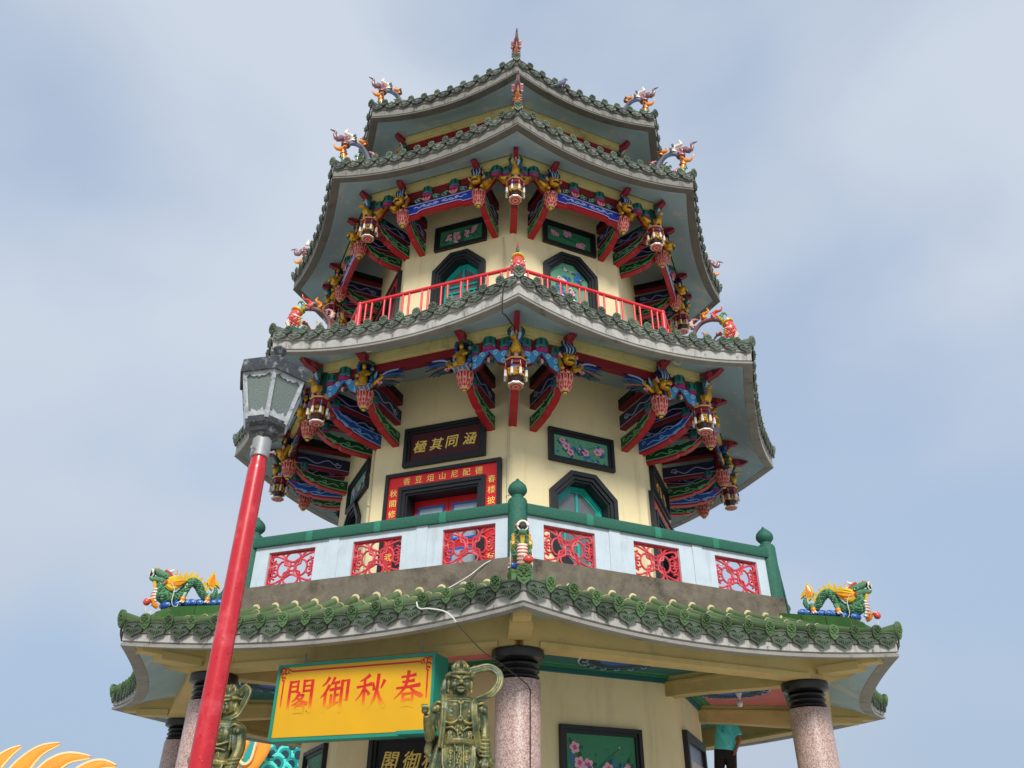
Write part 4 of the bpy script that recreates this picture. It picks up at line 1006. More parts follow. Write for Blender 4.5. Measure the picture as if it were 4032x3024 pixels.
RINGS = [dict(rw=R2, rr=4.67, dz=0.0, lv=2), dict(rw=R3, rr=4.15, dz=4.50, lv=3), dict(rw=R4, rr=3.45, dz=6.86, lv=4)]
for rg in RINGS:
    dz, lv = rg['dz'], rg['lv']; rr = rg['rr']
    b = MB(); ring_oct(b, rr+0.13, rr-0.1, 7.355+dz, 7.56+dz, 'beam_yellow'); ring_oct(b, rr+0.09, rr-0.08, 7.335+dz, 7.36+dz, 'beam_yellow'); put('eave_beam', b.mesh('eave_beam', 20), PG)
    b = MB(); ring_oct(b, rr+0.055, rr-0.075, 7.17+dz, 7.337+dz, 'beam_red'); put('eave_beam', b.mesh('eave_beam', 20), PG)['label'] = 'dark red beam ring below the yellow one'
    c = MB()
    for k in range(8):
        c.M = FF(k); a0, a1 = (rr-0.05)*C22, rg['rw']*C22-0.02
        c.add([(a0, -a0*T22, 7.56+dz), (a0, a0*T22, 7.56+dz), (a1, a1*T22, 7.70+dz), (a1, -a1*T22, 7.70+dz)], [(0, 1, 2, 3)], 'ceiling_blue')
    c.M = I4; put('eave_ceiling', c.mesh('eave_ceiling', 0), PG)
    xw, xr = rg['rw']*C22, rr*C22; xwc, xrc = rg['rw'], rr
    ub = 0.92 if lv == 2 else (0.83 if lv == 3 else 0.7)
    sb = 6.35+dz+(0.09 if lv == 3 else 0)
    me = dict(tie=tie_beam(xw-0.01, xr, 6.81+dz, 7.07+dz), up=tie_beam(xw-0.01, xr, 7.22+dz, 7.42+dz, 'd_black', 'd_black'), st=strut(xw-0.01, xr, sb, 'strut_green', 'strut_green_line'),
              tiec=tie_beam(xwc-0.03, xrc, 6.86+dz, 7.10+dz), tiec2=tie_beam(xwc-0.03, xrc-0.25, 6.60+dz, 6.78+dz), stc=strut(xwc-0.04, xrc-0.02, sb+0.02, 'strut_blue' if lv == 2 else 'strut_green', 'strut_blue_line' if lv == 2 else 'strut_green_line', 0.065))
    for k in range(-3, 4):                               # corner sets
        if lv == 4 and abs(k) > 2: continue
        M = CF(k)
        put('eave_arm', ARMC if lv == 2 else ARMP, PG, CF(k, rr-0.1, 7.40+dz))
        if lv == 4:
            put('carved_bird', BEAST['bird'], PG, CF(k, rr+0.05, 6.86+dz)); continue
        put('tie_beam', me['tiec'], PG, M); put('tie_beam', me['tiec2'], PG, M); put('curved_strut', me['stc'], PG, M)
        put('cushion_block', CUSH, PG, CF(k, rr-0.25, sb+0.44) @ Matrix.Scale(1.25, 4))
        put('hanging_post', POSTM, PG, CF(k, rr, 6.79+dz))
        put('lantern_pendant', LANT, PG, CF(k, rr+0.05, 6.89+dz) @ Matrix.Scale(1.06, 4))
        put('carved_bird', BEAST['bird'], PG, CF(k, rr+0.07, 6.88+dz) @ Matrix.Scale(1.2, 4))
        for s in (-1, 1): put('cushion_block', CUSH, PG, CF(k, rr-0.04, 7.13+dz) @ Matrix.Translation((0, s*0.15, 0)) @ Matrix.Scale(1.35, 4))
    for k in range(-3, 3):
        for s in (-1, 1):
            u = s*ub
            if lv == 4: continue
            put('tie_beam', me['tie'], PG, FF(k, 0, u)); put('tie_beam', me['up'], PG, FF(k, 0, u)); put('curved_strut', me['st'], PG, FF(k, 0, u))
            if lv == 2: put('cushion_block', CUSH, PG, FF(k, xr-0.25, u, 6.72+dz) @ Matrix.Scale(1.2, 4))
            put('hanging_post', POSTM, PG, FF(k, xr, u, 6.79+dz))
            put('lotus_pendant', LOTUS if lv == 2 else LOTUS3, PG, FF(k, xr+0.03, u, 6.84+dz))
            kind = 'lion' if (lv == 3 or (k, s) in ((0, -1), (0, 1), (-2, 1), (-2, -1), (2, -1))) else 'immortal'
            put('carved_%s' % kind, BEAST[kind], PG, FF(k, xr+0.06, u, 6.88+dz) @ Matrix.Scale(1.28, 4) @ Matrix.Rotation(rad(random.uniform(-9, 9)), 4, 'Z'))
            put('eave_arm', ARM if lv == 2 else ARMP, PG, FF(k, xr-0.08, u, 7.40+dz))
            put('cushion_block', CUSH, PG, FF(k, xr+0.0, u+s*0.15, 7.14+dz) @ Matrix.Scale(1.3, 4))
            uc = s*(ub+rr*S22)/2
            put('fretted_bracket', CLOUD if lv == 2 else GOLDB, PG, FF(k, xr+0.04, uc, 6.95+dz) @ Matrix.Diagonal((1.2, 1, 1.15, 1)))
            put('cushion_block', CUSH, PG, FF(k, xr+0.04, uc, 7.19+dz) @ Matrix.Scale(1.5, 4))
            if lv == 2: put('carved_phoenix', WINGM if s > 0 else WING, PG, FF(k, xr+0.03, u-s*0.07, 7.0+dz))
            else:
                put('cushion_block', CUSH, PG, FF(k, xr+0.03, s*0.30, 7.15+dz) @ Matrix.Scale(1.45, 4)); put('lotus_scroll', LSC, PG, FF(k, xr+0.05, s*0.30, 7.05+dz) @ Matrix.Scale(1.15, 4))
        if lv == 3: put('painted_board', BOARD, PG, FF(k, xr+0.02, 0, 6.83+dz))

# --- small shell-shaped light covers under the second eave
for k, u, ap in ((-1, -0.62, 4.72), (1, -0.25, 4.78), (0, 1.0, 4.72)):
    mb = MB()
    for i in range(7):
        a = rad(-75+i*25); mb.tube([(0, 0, 0), (0.03, 0.10*math.sin(a), -0.02-0.09*math.cos(a)+0.05)], [0.012, 0.022], 'conduit', 5)
    put('shell_light', mb.mesh('shell_light'), PG, FF(k, ap+0.1, u, 7.33))
# --- conduits on the cream walls
for k, pts in ((-1, [(0.012, 1.235, 3.4), (0.012, 1.235, 4.6), (0.014, 1.23, 5.6), (0.012, 1.24, 6.9)]),):
    mb = MB(); mb.tube(pts, 0.018, 'conduit', 6)
    for z in (4.5, 5.1, 5.8, 6.4): mb.box(0, 0.034, 1.21, 1.262, z, z+0.02, 'conduit')
    put('conduit', mb.mesh('conduit'), PG, FF(k, R2*C22))
mb = MB(); mb.tube([(0.02, 1.2, 3.4), (0.02, 1.2, 6.6)], 0.028, 'conduit', 7)
for z in (4.0, 4.7, 5.3, 5.9): mb.box(0, 0.05, 1.16, 1.24, z, z+0.03, 'conduit')
put('conduit', mb.mesh('conduit'), PG, FF(-2, R2*C22))
mb = MB(); mb.tube(spl([(0.012, 1.02, 8.4), (0.015, 1.0, 9.6), (0.02, 1.04, 10.3), (0.012, 1.0, 10.9)], 4), 0.014, 'conduit', 6)
put('conduit', mb.mesh('conduit'), PG, FF(-1, R3*C22))

# ================================================================== first-storey gallery: columns, beams, ceilings
def column():
    mb = MB(); mb.lathe([(0.36, GZ), (0.36, GZ+0.25), (0.27, GZ+0.30), (0.262, GZ+0.5), (0.262, 1.765), (0.25, 1.80), (0.22, 1.80)], 28, 'granite'); return mb.mesh('column', 40)
def capital():
    mb = MB(); p = [(0.2, 1.79)]
    for i in range(3): z = 1.80+i*0.068; p += [(0.222, z), (0.252, z+0.03), (0.252, z+0.036), (0.222, z+0.066)]
    p += [(0.235, 2.0), (0.30, 2.03), (0.31, 2.05), (0.31, 2.125), (0.295, 2.14)]
    mb.lathe(p, 24, 'black_stone'); return mb.mesh('capital', 30)
COLM, CAPM = column(), capital()
for k in range(8):
    kk = k if k < 4 else k-8
    r = 5.67 if kk != 2 else 5.56
    co = put('column', COLM, PG, CF(kk, r)); put('capital', CAPM, co, CF(kk, r))
def gallery_beam(side):
    """cream ring beam between two columns, running on past the column away from the front corner"""
    mb = MB(); h = 5.67*S22
    poly = [(-h-0.05, 2.60), (-h-0.05, 2.145), (h+0.3, 2.145), (h+0.6, 2.22), (h+1.0, 2.42), (h+1.12, 2.50), (h+1.15, 2.60)]
    if side < 0: poly = [(-q, z) for q, z in poly][::-1]
    mb.prism(poly, 0.0, 0.26, 'cream_beam', 'yz'); mb.box(-0.02, 0.30, -h+0.15, h-0.15, 2.141, 2.2, 'cream_beam')
    return mb.mesh('gallery_beam', 25)
GB = {1: gallery_beam(1), -1: gallery_beam(-1)}
for k in range(-4, 4): put('gallery_beam', GB[1 if k >= 0 else -1], PG, FF(k, 5.67*C22, 0, 0.0015*(k % 2)))
def radial_beam():
    mb = MB(); mb.prism([(R1-0.1, 2.19), (4.0, 2.19), (5.2, 2.13), (5.55, 2.132), (5.55, 2.6), (R1-0.1, 2.6)], -0.12, 0.12, 'cream_beam', 'xz'); mb.box(R1-0.05, 5.45, -0.15, 0.15, 2.36, 2.40, 'cream_beam'); return mb.mesh('radial_beam', 25)
RB = radial_beam()
for k in range(8): put('radial_beam', RB, PG, CF(k))
mb = MB(); mb.box(5.85, 6.75, -0.10, 0.10, 2.26, 2.6, 'cream_beam'); mb.box(5.95, 6.5, -0.13, 0.13, 2.20, 2.3, 'cream_beam'); CB = mb.mesh('corner_bracket', 25)
for k in (-2, -1, 0, 1, 2): put('corner_bracket', CB, PG, CF(k))
for k in range(8):
    a0, a1 = R1*C22, 5.5*C22; kk = k if k < 4 else k-8
    def trap(d, z): return [(a1-d, -(a1-d)*T22+d, z), (a1-d, (a1-d)*T22-d, z), (a0+d, (a0+d)*T22-d, z), (a0+d, -(a0+d)*T22+d, z)]
    mb = MB(); mb.add(trap(0, 2.475), [(0, 1, 2, 3)], 'ceil_green'); put('gallery_ceiling', mb.mesh('gallery_ceiling', 0), PG, FF(kk))
    mb = MB(); mb.box(a0, a0+0.05, -a0*T22, a0*T22, 2.38, 2.45, 'ceil_teal'); mb.box(a0, a0+0.09, -a0*T22, a0*T22, 2.45, 2.472, 'ceil_green'); put('wall_moulding', mb.mesh('wall_moulding', 0), PG, FF(kk))
    mb = MB(); mb.add(trap(0.24, 2.465), [(0, 1, 2, 3)], 'ceil_pink' if kk % 2 else 'ceil_teal')
    mb.M = Matrix.Translation((4.05, 0, 0)); mb.lathe([(0.62, 2.460), (0.60, 2.453), (0.5, 2.447), (0.46, 2.455), (0.3, 2.451), (0.28, 2.458)], 28, 'ceil_dark', 0, ['board_line', 'ceil_dark', 'ceil_teal', 'ceil_dark', 'strut_blue'])
    for i in range(16):
        a = i*PI/8; mb.tube([(0.53*math.cos(a)+0.06*(1-j/10)*math.cos(j*0.7), 0.53*math.sin(a)+0.06*(1-j/10)*math.sin(j*0.7), 2.443) for j in range(8)], 0.01, 'navy_line', 3)
    mb.M = I4
    put('ceiling_painting', mb.mesh('ceiling_painting', 20), PG, FF(kk))
# pink tube-light casing at the ceiling behind the signboard
mb = MB(); mb.box(-0.05, 0.05, -0.45, 0.45, -0.06, 0.06, 'ceil_pink'); mb.tube([(0.05, -0.3, -0.07), (0.05, -0.36, -0.09), (0.05, -0.34, 0.0)], 0.01, 'd_black', 5)
put('light_casing', mb.mesh('light_casing', 30), PG, FF(-1, 4.8, 1.1, 2.3))

# ================================================================== second-storey balcony
mb = MB(); ring_oct(mb, 5.60, 5.36, 2.93, 3.325, 'kerb_concrete'); put('balcony_kerb', mb.mesh('balcony_kerb', 20), PG)
mb = MB(); ring_oct(mb, 5.40, 3.2, 3.0, 3.30, 'kerb_concrete'); put('balcony_floor', mb.mesh('balcony_floor', 20), PG)
RBAL = 5.46; AB = RBAL*C22; HB = RBAL*S22
OPEN = [(-1.735, -0.955), (-0.34, 0.42), (1.04, 1.80)]
def parapet():
    mb = MB(); ap = 0
    z0, z1, zo0, zo1 = 3.32, 3.935, 3.335, 3.838
    us = [-HB+0.08]+[x for o in OPEN for x in o]+[HB-0.08]
    for i in range(0, len(us), 2): mb.box(-0.055, 0.055, us[i], us[i+1], z0, z1, 'parapet')
    for o in OPEN: mb.box(-0.055, 0.055, o[0], o[1], zo1, z1, 'parapet'); mb.box(-0.055, 0.055, o[0], o[1], z0, zo0, 'parapet')
    for c in (-0.65, 0.73): mb.box(-0.07, 0.07, c-0.085, c+0.085, z0+0.004, z1-0.004, 'parapet')
    return mb.mesh('parapet_wall', 20)
PAR = parapet()
def handrail():
    mb = MB(); w = HB-0.09
    mb.prism([(-0.105, 3.93), (0.105, 3.93), (0.115, 3.95), (0.115, 4.06), (0.09, 4.085), (-0.09, 4.085), (-0.115, 4.06), (-0.115, 3.95)], -w, w, 'rail_green', 'xz')
    for c in (-1.05, 0.05, 1.05): mb.prism([(-0.107, 3.928), (0.107, 3.928), (0.117, 3.95), (0.117, 4.062), (0.09, 4.087), (-0.09, 4.087), (-0.117, 4.062), (-0.117, 3.95)], c-0.05, c+0.05, 'rail_green_smooth', 'xz')
    return mb.mesh('handrail', 30)
HR = handrail()
def newel():
    mb = MB(); mb.lathe([(0.13, 3.30), (0.13, 4.12), (0.115, 4.15), (0.08, 4.165), (0.078, 4.20), (0.10, 4.22), (0.128, 4.26), (0.13, 4.30), (0.115, 4.345), (0.075, 4.39), (0.035, 4.42), (0.012, 4.455)], 20, 'rail_green'); return mb.mesh('newel_post', 50)
NW = newel()
def grille():
    mb = MB(); W, H = 0.385, 0.252; r = 0.016; m = 'grille_red'
    def c(pts, rr=r): mb.tube([(0, p[0], p[1]) for p in pts], rr, m, 5)
    def circ(cx, cy, ra, rb, n=18, a0=0, a1=2*PI): return [(cx+ra*math.cos(a0+(a1-a0)*i/n), cy+rb*math.sin(a0+(a1-a0)*i/n)) for i in range(n+1)]
    mb.ring([(-W, -H), (W, -H), (W, H), (-W, H)], [(-W+0.018, -H+0.018), (W-0.018, -H+0.018), (W-0.018, H-0.018), (-W+0.018, H-0.018)], -0.045, 0.03, m)
    c(circ(0, 0, 0.045, 0.038))
    for s in (-1, 1):
        for t in (-1, 1):
            c([(s*0.03, t*0.025), (s*0.05, t*0.11), (s*0.15, t*0.15)]); c([(s*0.03, t*0.025), (s*0.13, t*0.06), (s*0.15, t*0.15)])
            c(spl([(s*0.15, t*0.15, 0), (s*0.25, t*0.19, 0), (s*0.33, t*0.20, 0), (s*0.37, t*0.15, 0), (s*0.33, t*0.115, 0), (s*0.285, t*0.14, 0)], 4))
            c(spl([(s*0.36, t*0.20, 0), (s*0.33, t*0.235, 0), (s*0.28, t*0.225, 0)], 3)); c([(s*0.33, t*0.2), (s*0.375, t*0.245)])
            c(spl([(s*0.23, t*0.06, 0), (s*0.28, t*0.10, 0), (s*0.33, t*0.07, 0), (s*0.31, t*0.035, 0), (s*0.28, t*0.05, 0)], 4))
            c(spl([(s*0.15, t*0.15, 0), (s*0.17, t*0.20, 0), (s*0.22, t*0.235, 0)], 3))
        c(circ(s*0.155, 0, 0.09, 0.115, 16)); c(circ(0, s*0.165, 0.12, 0.075, 16)); c([(s*0.245, 0), (s*W, 0)]); c(circ(s*0.345, 0, 0.035, 0.04, 10))
    return mb.mesh('grille', 60)
GR = grille()
for k in (-3, -2, -1, 0, 1, 2):
    pw = put('parapet_wall', PAR, PG, FF(k, AB)); put('handrail', HR, pw, FF(k, AB))
    for o in OPEN: put('grille', GR, pw, FF(k, AB-0.005, (o[0]+o[1])/2, 3.5865))
for k in range(-3, 4): put('newel_post', NW, PG, CF(k, RBAL))

# ================================================================== third-storey pipe railing
RR = 4.165; AR = RR*C22; HRr = RR*S22
def pipe_rail():
    mb = MB(); mb.tube([(0, -HRr, 9.225), (0, HRr, 9.225)], 0.036, 'pipe_red', 10); mb.tube([(0, -HRr, 8.42), (0, HRr, 8.42)], 0.025, 'pipe_red', 8); return mb.mesh('rail_pipe', 50)
mbp = MB(); mbp.tube([(0, 0, 8.2), (0, 0, 9.19)], 0.045, 'pipe_red', 12); mbp.blob((0, 0, 9.222), 0.05, 'pipe_red', 12, 8); PPOST = mbp.mesh('railing_post', 50)
mbb = MB(); mbb.tube([(0, 0, 8.42), (0, 0, 9.21)], 0.02, 'pipe_red', 8); BALU = mbb.mesh('baluster', 60)
PRL = pipe_rail()
for k in (-2, -1, 0, 1):
    rl = put('balcony_railing', PRL, PG, FF(k, AR))
    for i in range(8):
        c = -HRr+0.2*2*HRr/3.2+(2*HRr)*(i)/8+0.0
        for d in (-0.065, 0.065): put('baluster', BALU, rl, FF(k, AR, c+d))
for k in (-2, -1, 1, 2): put('railing_post', PPOST, PG, CF(k, RR))
put('railing_post', PPOST, PG, CF(0, RR))

DRAGON = {
 'body':[(5.916, 3.272), (5.901, 3.195), (5.943, 3.122), (6.012, 3.095), (6.09, 3.145), (6.16, 3.232), (6.249, 3.272), (6.311, 3.217), (6.36, 3.108), (6.427, 3.026), (6.533, 2.993), (6.618, 2.998), (6.671, 3.05), (6.676, 3.132), (6.645, 3.208)],
 'ujaw':[(6.571, 3.257), (6.645, 3.271), (6.738, 3.28), (6.814, 3.306)],
 'ljaw':[(6.655, 3.191), (6.745, 3.188), (6.814, 3.188), (6.833, 3.212)],
 'mouth':[(6.823, 3.27)],
 'nose':[(6.776, 3.325)],
 'horn':[(6.62, 3.318), (6.576, 3.341), (6.56, 3.37)],
 'horn2':[(6.538, 3.303), (6.506, 3.32), (6.515, 3.375)],
 'beard':[(6.794, 3.192), (6.756, 3.116), (6.718, 3.013)],
 'eye':[(6.694, 3.303)],
 'brow':[(6.553, 3.24), (6.614, 3.291), (6.684, 3.319)],
 'crest':[(6.477, 3.283), (6.554, 3.275), (6.649, 3.319)],
 'mane':[(6.629, 3.169), (6.492, 3.224), (6.349, 3.259)],
 'mane2':[(6.623, 3.142), (6.487, 3.168), (6.386, 3.23)],
 'mane3':[(6.625, 3.121), (6.519, 3.12), (6.416, 3.168)],
 'mane4':[(6.626, 3.127), (6.557, 3.099), (6.472, 3.101)],
 'mane5':[(6.615, 3.199), (6.519, 3.247), (6.395, 3.271)],
 'tail':[(5.961, 3.212), (6.023, 3.258), (6.056, 3.31), (6.034, 3.387), (5.981, 3.479), (5.951, 3.389), (5.878, 3.33), (5.853, 3.262), (5.902, 3.296), (5.942, 3.303)],
 'spine':[(6.025, 3.193), (6.059, 3.251), (6.123, 3.304), (6.19, 3.341), (6.262, 3.37), (6.338, 3.347), (6.402, 3.305), (6.468, 3.278)],
 'spineb':[(6.071, 3.163), (6.098, 3.222), (6.153, 3.269), (6.212, 3.308), (6.275, 3.324), (6.334, 3.291), (6.39, 3.251), (6.444, 3.233)],
 'claw1':[(6.028, 3.064)],
 'claw2':[(6.371, 2.995)],
 'arm':[(6.676, 2.831), (6.72, 2.843), (6.76, 2.897), (6.802, 2.903)],
 'pearl':[(6.827, 2.865)],
 'belly':[(6.683, 3.13), (6.708, 3.029), (6.708, 2.94), (6.662, 2.86)],
 'cloud':[(5.842, 3.069), (5.928, 3.047), (6.013, 3.024), (6.12, 3.005), (6.218, 2.987), (6.3, 2.966), (6.419, 2.924), (6.558, 2.885)],
 'wh':[(6.585, 3.163), (6.537, 3.103), (6.525, 3.049), (6.528, 2.939), (6.5, 2.875), (6.444, 2.878), (6.443, 2.906)],
 'wh2':[(6.819, 2.806), (6.814, 2.753), (6.774, 2.727), (6.74, 2.753), (6.757, 2.77)],
 'base':[(5.684, 3.083), (5.971, 3.003), (6.518, 2.865), (6.667, 2.792)],
 'baseb':[(5.664, 2.979), (6.667, 2.732)],
}
CARP = {
 'body':[(5.41, 7.947), (5.446, 8.019), (5.473, 8.103), (5.479, 8.208), (5.458, 8.312), (5.445, 8.378)],
 'belly':[(5.319, 8.019), (5.351, 8.11), (5.363, 8.179)],
 'fin':[(5.542, 7.902), (5.591, 7.958), (5.64, 8.014), (5.592, 8.089)],
 'collar':[(5.532, 8.33), (5.463, 8.343), (5.397, 8.329), (5.359, 8.298)],
 'eye':[(5.486, 8.246)],
 'arch':[(5.421, 8.332), (5.357, 8.427), (5.272, 8.5), (5.174, 8.554), (5.055, 8.585), (4.944, 8.577), (4.851, 8.523), (4.777, 8.433), (4.757, 8.297)],
 'leafg':[(5.368, 8.395), (5.337, 8.498), (5.382, 8.575), (5.437, 8.562), (5.473, 8.49)],
 'leafr':[(5.245, 8.532), (5.204, 8.633), (5.262, 8.686), (5.366, 8.671), (5.405, 8.753)],
 'leafo':[(5.013, 8.643), (4.986, 8.737), (5.074, 8.758), (5.12, 8.784), (5.091, 8.863)],
 'leafp':[(4.771, 8.558), (4.733, 8.648), (4.762, 8.721), (4.831, 8.726), (4.907, 8.667)],
 'plant':[(4.988, 8.227), (4.992, 8.301), (5.033, 8.348), (5.075, 8.3)],
 'plant2':[(4.959, 8.251), (4.964, 8.333), (4.929, 8.377), (4.908, 8.346)],
 'tail':[(5.299, 8.18), (5.218, 8.181), (5.127, 8.12), (5.016, 8.145)],
 'wave':[(5.457, 7.947), (5.402, 7.992), (5.341, 8.008)],
}
FLAME = {
 'stem':[(4.971, 12.393), (5.038, 12.534), (5.068, 12.675), (5.078, 12.81), (5.03, 12.939)],
 'arch':[(5.03, 12.939), (4.933, 13.075), (4.81, 13.167), (4.685, 13.191), (4.579, 13.141), (4.488, 13.056), (4.423, 12.938)],
 'lg':[(4.992, 12.408), (5.044, 12.508), (5.125, 12.551), (5.153, 12.485)],
 'ly':[(4.974, 12.477), (4.999, 12.588), (5.088, 12.615)],
 'lo':[(5.057, 12.662), (5.101, 12.769), (5.21, 12.68), (5.285, 12.684), (5.336, 12.774)],
 'lp':[(5.046, 12.915), (5.064, 13.045), (5.152, 13.061), (5.258, 12.939), (5.329, 12.979), (5.328, 13.093), (5.384, 13.09), (5.46, 13.069)],
 'lw':[(4.868, 13.164), (4.902, 13.272), (4.991, 13.277), (5.086, 13.265), (5.056, 13.394), (5.088, 13.412)],
 'lor':[(4.57, 13.308), (4.619, 13.372), (4.713, 13.328), (4.748, 13.368), (4.697, 13.434)],
 'lpk':[(4.291, 13.18), (4.369, 13.232), (4.466, 13.199)],
 'red':[(4.853, 12.497), (4.887, 12.601), (4.935, 12.672)],
 'red2':[(4.776, 12.568), (4.805, 12.634), (4.848, 12.665)],
 'gr':[(4.687, 12.694), (4.725, 12.831), (4.783, 12.828), (4.792, 12.754)],
 'gr2':[(4.605, 12.815), (4.601, 12.931), (4.669, 12.999), (4.725, 12.976)],
}

# ================================================================== ceramic ridge ornaments (X outward along the corner, Z up)
def XZ(pts, y=0.0): return [(p[0], y, p[1]) for p in pts]
def stube(mb, pts, radii, m, y=0.0, n=8, th=None, k=4):
    P = spl(XZ(pts, y), k); R = interp(radii, len(P))
    mb.tube(P, R, m, n, nrm=(0, 1, 0) if th else None, th=th)
def leafy(mb, pts, w, m, tipm=None, y=0.0, th=0.8, k=4):
    """ruffled flame-shaped leaf: a swept flat body with scalloped lobes along its foot"""
    P = spl(XZ(pts, y), k); n = len(P)
    R = [w*(1.0-0.9*(i/(n-1))**0.8)*(1+0.16*math.sin(i*2.3)) for i in range(n)]
    mb.tube(P, R, m, 7, nrm=(0, 1, 0), th=th)
    for s in (-1, 1):
        for j in range(3):
            i = int(n*0.1*(j+0.4)); q = P[i]; mb.tube([q+Vector((0, s*w*0.2, 0)), q+Vector((random.uniform(-0.02, 0.02), s*w*1.1, random.uniform(0.005, 0.03)))], [w*0.4, w*0.2], tipm or m, 5)
def part(mb, name, T, M): return put(name, mb.mesh(name, 50), T, M)
def shifted(pts, dr, dz): return [(p[0]+dr, p[1]+dz) for p in pts]

def dragon_parts():
    D = DRAGON; out = []
    b = MB()
    P = spl(XZ(D['body']), 5); R = interp([0.018, 0.032, 0.038, 0.042, 0.05, 0.056, 0.056, 0.056, 0.056, 0.06, 0.076, 0.084, 0.068, 0.058, 0.052], len(P))
    b.tube(P, R, 'd_green', 12, nrm=(0, 1, 0), th=0.95)
    for i in range(3, len(P)-2):                            # overlapping scales
        t = (P[i+1]-P[i-1]).normalized(); nv = Vector((0, 1, 0)); bn = t.cross(nv)
        for q in range(9):
            a = 2*PI*(q+(0.5 if i % 2 else 0))/9
            d = bn*math.cos(a)+nv*math.sin(a); c = P[i]+d*R[i]*0.97
            b.blob(c-d*R[i]*0.1, R[i]*0.30, 'd_green' if (i+q) % 3 else 'd_green_dark', 6, 4)
    out.append(('body', b))
    h = MB()
    stube(h, D['ujaw'], [0.065, 0.066, 0.05, 0.034], 'd_green', 0, 10); stube(h, D['ljaw'], [0.05, 0.042, 0.035, 0.022], 'd_green', 0, 9)
    mo = D['mouth'][0]; h.blob((mo[0]-0.004, 0, mo[1]-0.02), (0.030, 0.052, 0.055), 'd_black', 10, 7)
    h.tube([(mo[0]+0.016+0.008*math.cos(a)*0, 0.046*math.cos(a), mo[1]-0.02+0.055*math.sin(a)) for a in [i*PI/10 for i in range(11)]], 0.012, 'd_white', 5)
    h.tube([(mo[0]+0.004, 0.046*math.cos(a), mo[1]-0.02+0.05*math.sin(a)) for a in [PI+i*PI/10 for i in range(11)]], 0.009, 'd_white', 5)
    no = D['nose'][0]; h.blob((no[0], 0, no[1]), (0.03, 0.035, 0.022), 'd_orange', 9, 6)
    for s in (-1, 1):
        e = D['eye'][0]; h.blob((e[0]+0.01, s*0.045, e[1]), 0.014, 'd_white', 8, 6); h.blob((e[0]+0.018, s*0.053, e[1]), 0.007, 'd_black', 6, 4)
        stube(h, D['horn'], [0.02, 0.016, 0.004], 'd_white', s*0.03, 6); stube(h, D['brow'], [0.02, 0.026, 0.02], 'd_red', s*0.045, 6); stube(h, D['crest'], [0.006, 0.022, 0.018], 'd_white', s*0.04, 6)
        ck = (D['ujaw'][1][0]+0.02, D['ujaw'][1][1]-0.035); h.tube([(ck[0]+0.03*(1-i/14)*math.cos(i*0.6), s*0.058, ck[1]+0.03*(1-i/14)*math.sin(i*0.6)) for i in range(11)], 0.009, 'd_green', 5)
        for j in range(5): h.tube([(ck[0]-0.05+j*0.012, s*0.055, ck[1]-0.02-j*0.012), (ck[0]-0.07+j*0.02, s*0.06, ck[1]-0.055-j*0.012)], [0.012, 0.003], 'd_red', 5)
    stube(h, D['beard'], [0.028, 0.022, 0.006], 'd_yellow', 0, 7); stube(h, D['horn2'], [0.008, 0.01, 0.004], 'd_orange', 0.02, 5)
    out.append(('head', h))
    m = MB()
    for s in (-1, 1):
        for i, nme in enumerate(('mane', 'mane2', 'mane3', 'mane4', 'mane5')): stube(m, D[nme], [0.034, 0.04, 0.006], 'd_orange' if i == 1 else 'd_yellow', s*(0.055+0.008*(i % 2)), 7)
    out.append(('mane', m))
    sp = MB(); A, B = D['spine'], D['spineb']
    for i in range(len(A)-1):
        mid_ = ((A[i][0]+A[i+1][0])/2+0.0, (A[i][1]+A[i+1][1])/2); dx = ((mid_[0]-(B[i][0]+B[i+1][0])/2), (mid_[1]-(B[i][1]+B[i+1][1])/2))
        sp.prism([B[i], B[i+1], (A[i+1][0]*0.5+B[i+1][0]*0.5, A[i+1][1]*0.5+B[i+1][1]*0.5), (mid_[0]+dx[0]*1.2, mid_[1]+dx[1]*1.2), (A[i][0]*0.6+B[i][0]*0.4, A[i][1]*0.6+B[i][1]*0.4)], -0.016, 0.016, 'd_yellow', 'xz')
    out.append(('spine_fin', sp))
    tl = MB(); tl.prism(D['tail'], -0.022, 0.022, 'd_yellow', 'xz')
    for j in range(4): stube(tl, [(5.94+0.025*j, 3.27), (5.955+0.02*j, 3.34), (5.972+0.006*j, 3.43)], [0.01, 0.009, 0.003], 'd_orange', 0.022, 5); stube(tl, [(5.94+0.025*j, 3.27), (5.955+0.02*j, 3.34), (5.972+0.006*j, 3.43)], [0.01, 0.009, 0.003], 'd_orange', -0.022, 5)
    out.append(('tail_flame', tl))
    for key, dy in (('claw1', 1), ('claw2', 1), ('claw1', -1), ('claw2', -1)):
        c = MB(); x, z = D[key][0]; c.blob((x, dy*0.075, z), (0.04, 0.035, 0.045), 'd_orange', 8, 6); c.tube([(x-0.02, dy*0.06, z+0.08), (x, dy*0.075, z+0.02)], [0.035, 0.03], 'd_green', 7)
        for j in (-1, 0, 1): c.tube([(x+0.015*j, dy*0.085, z-0.02), (x+0.03+0.02*j, dy*0.105, z-0.055), (x+0.045+0.02*j, dy*0.105, z-0.06)], [0.014, 0.012, 0.003], 'd_white' if j else 'd_orange', 5)
        out.append(('claw', c))
    a = MB(); stube(a, D['arm'], [0.03, 0.028, 0.024, 0.02], 'd_orange', 0.05, 7)
    for j in (-1, 0, 1): a.tube([(6.80, 0.05+0.02*j, 2.905), (6.83, 0.05+0.035*j, 2.90), (6.845, 0.05+0.025*j, 2.87)], [0.01, 0.01, 0.003], 'd_white', 5)
    out.append(('arm', a))
    p = MB(); p.blob((D['pearl'][0][0], 0.05, D['pearl'][0][1]), 0.048, 'd_red', 12, 8); out.append(('pearl', p))
    be = MB(); bl = [(6.70, 3.13), (6.745, 3.05), (6.752, 2.96), (6.715, 2.87)]
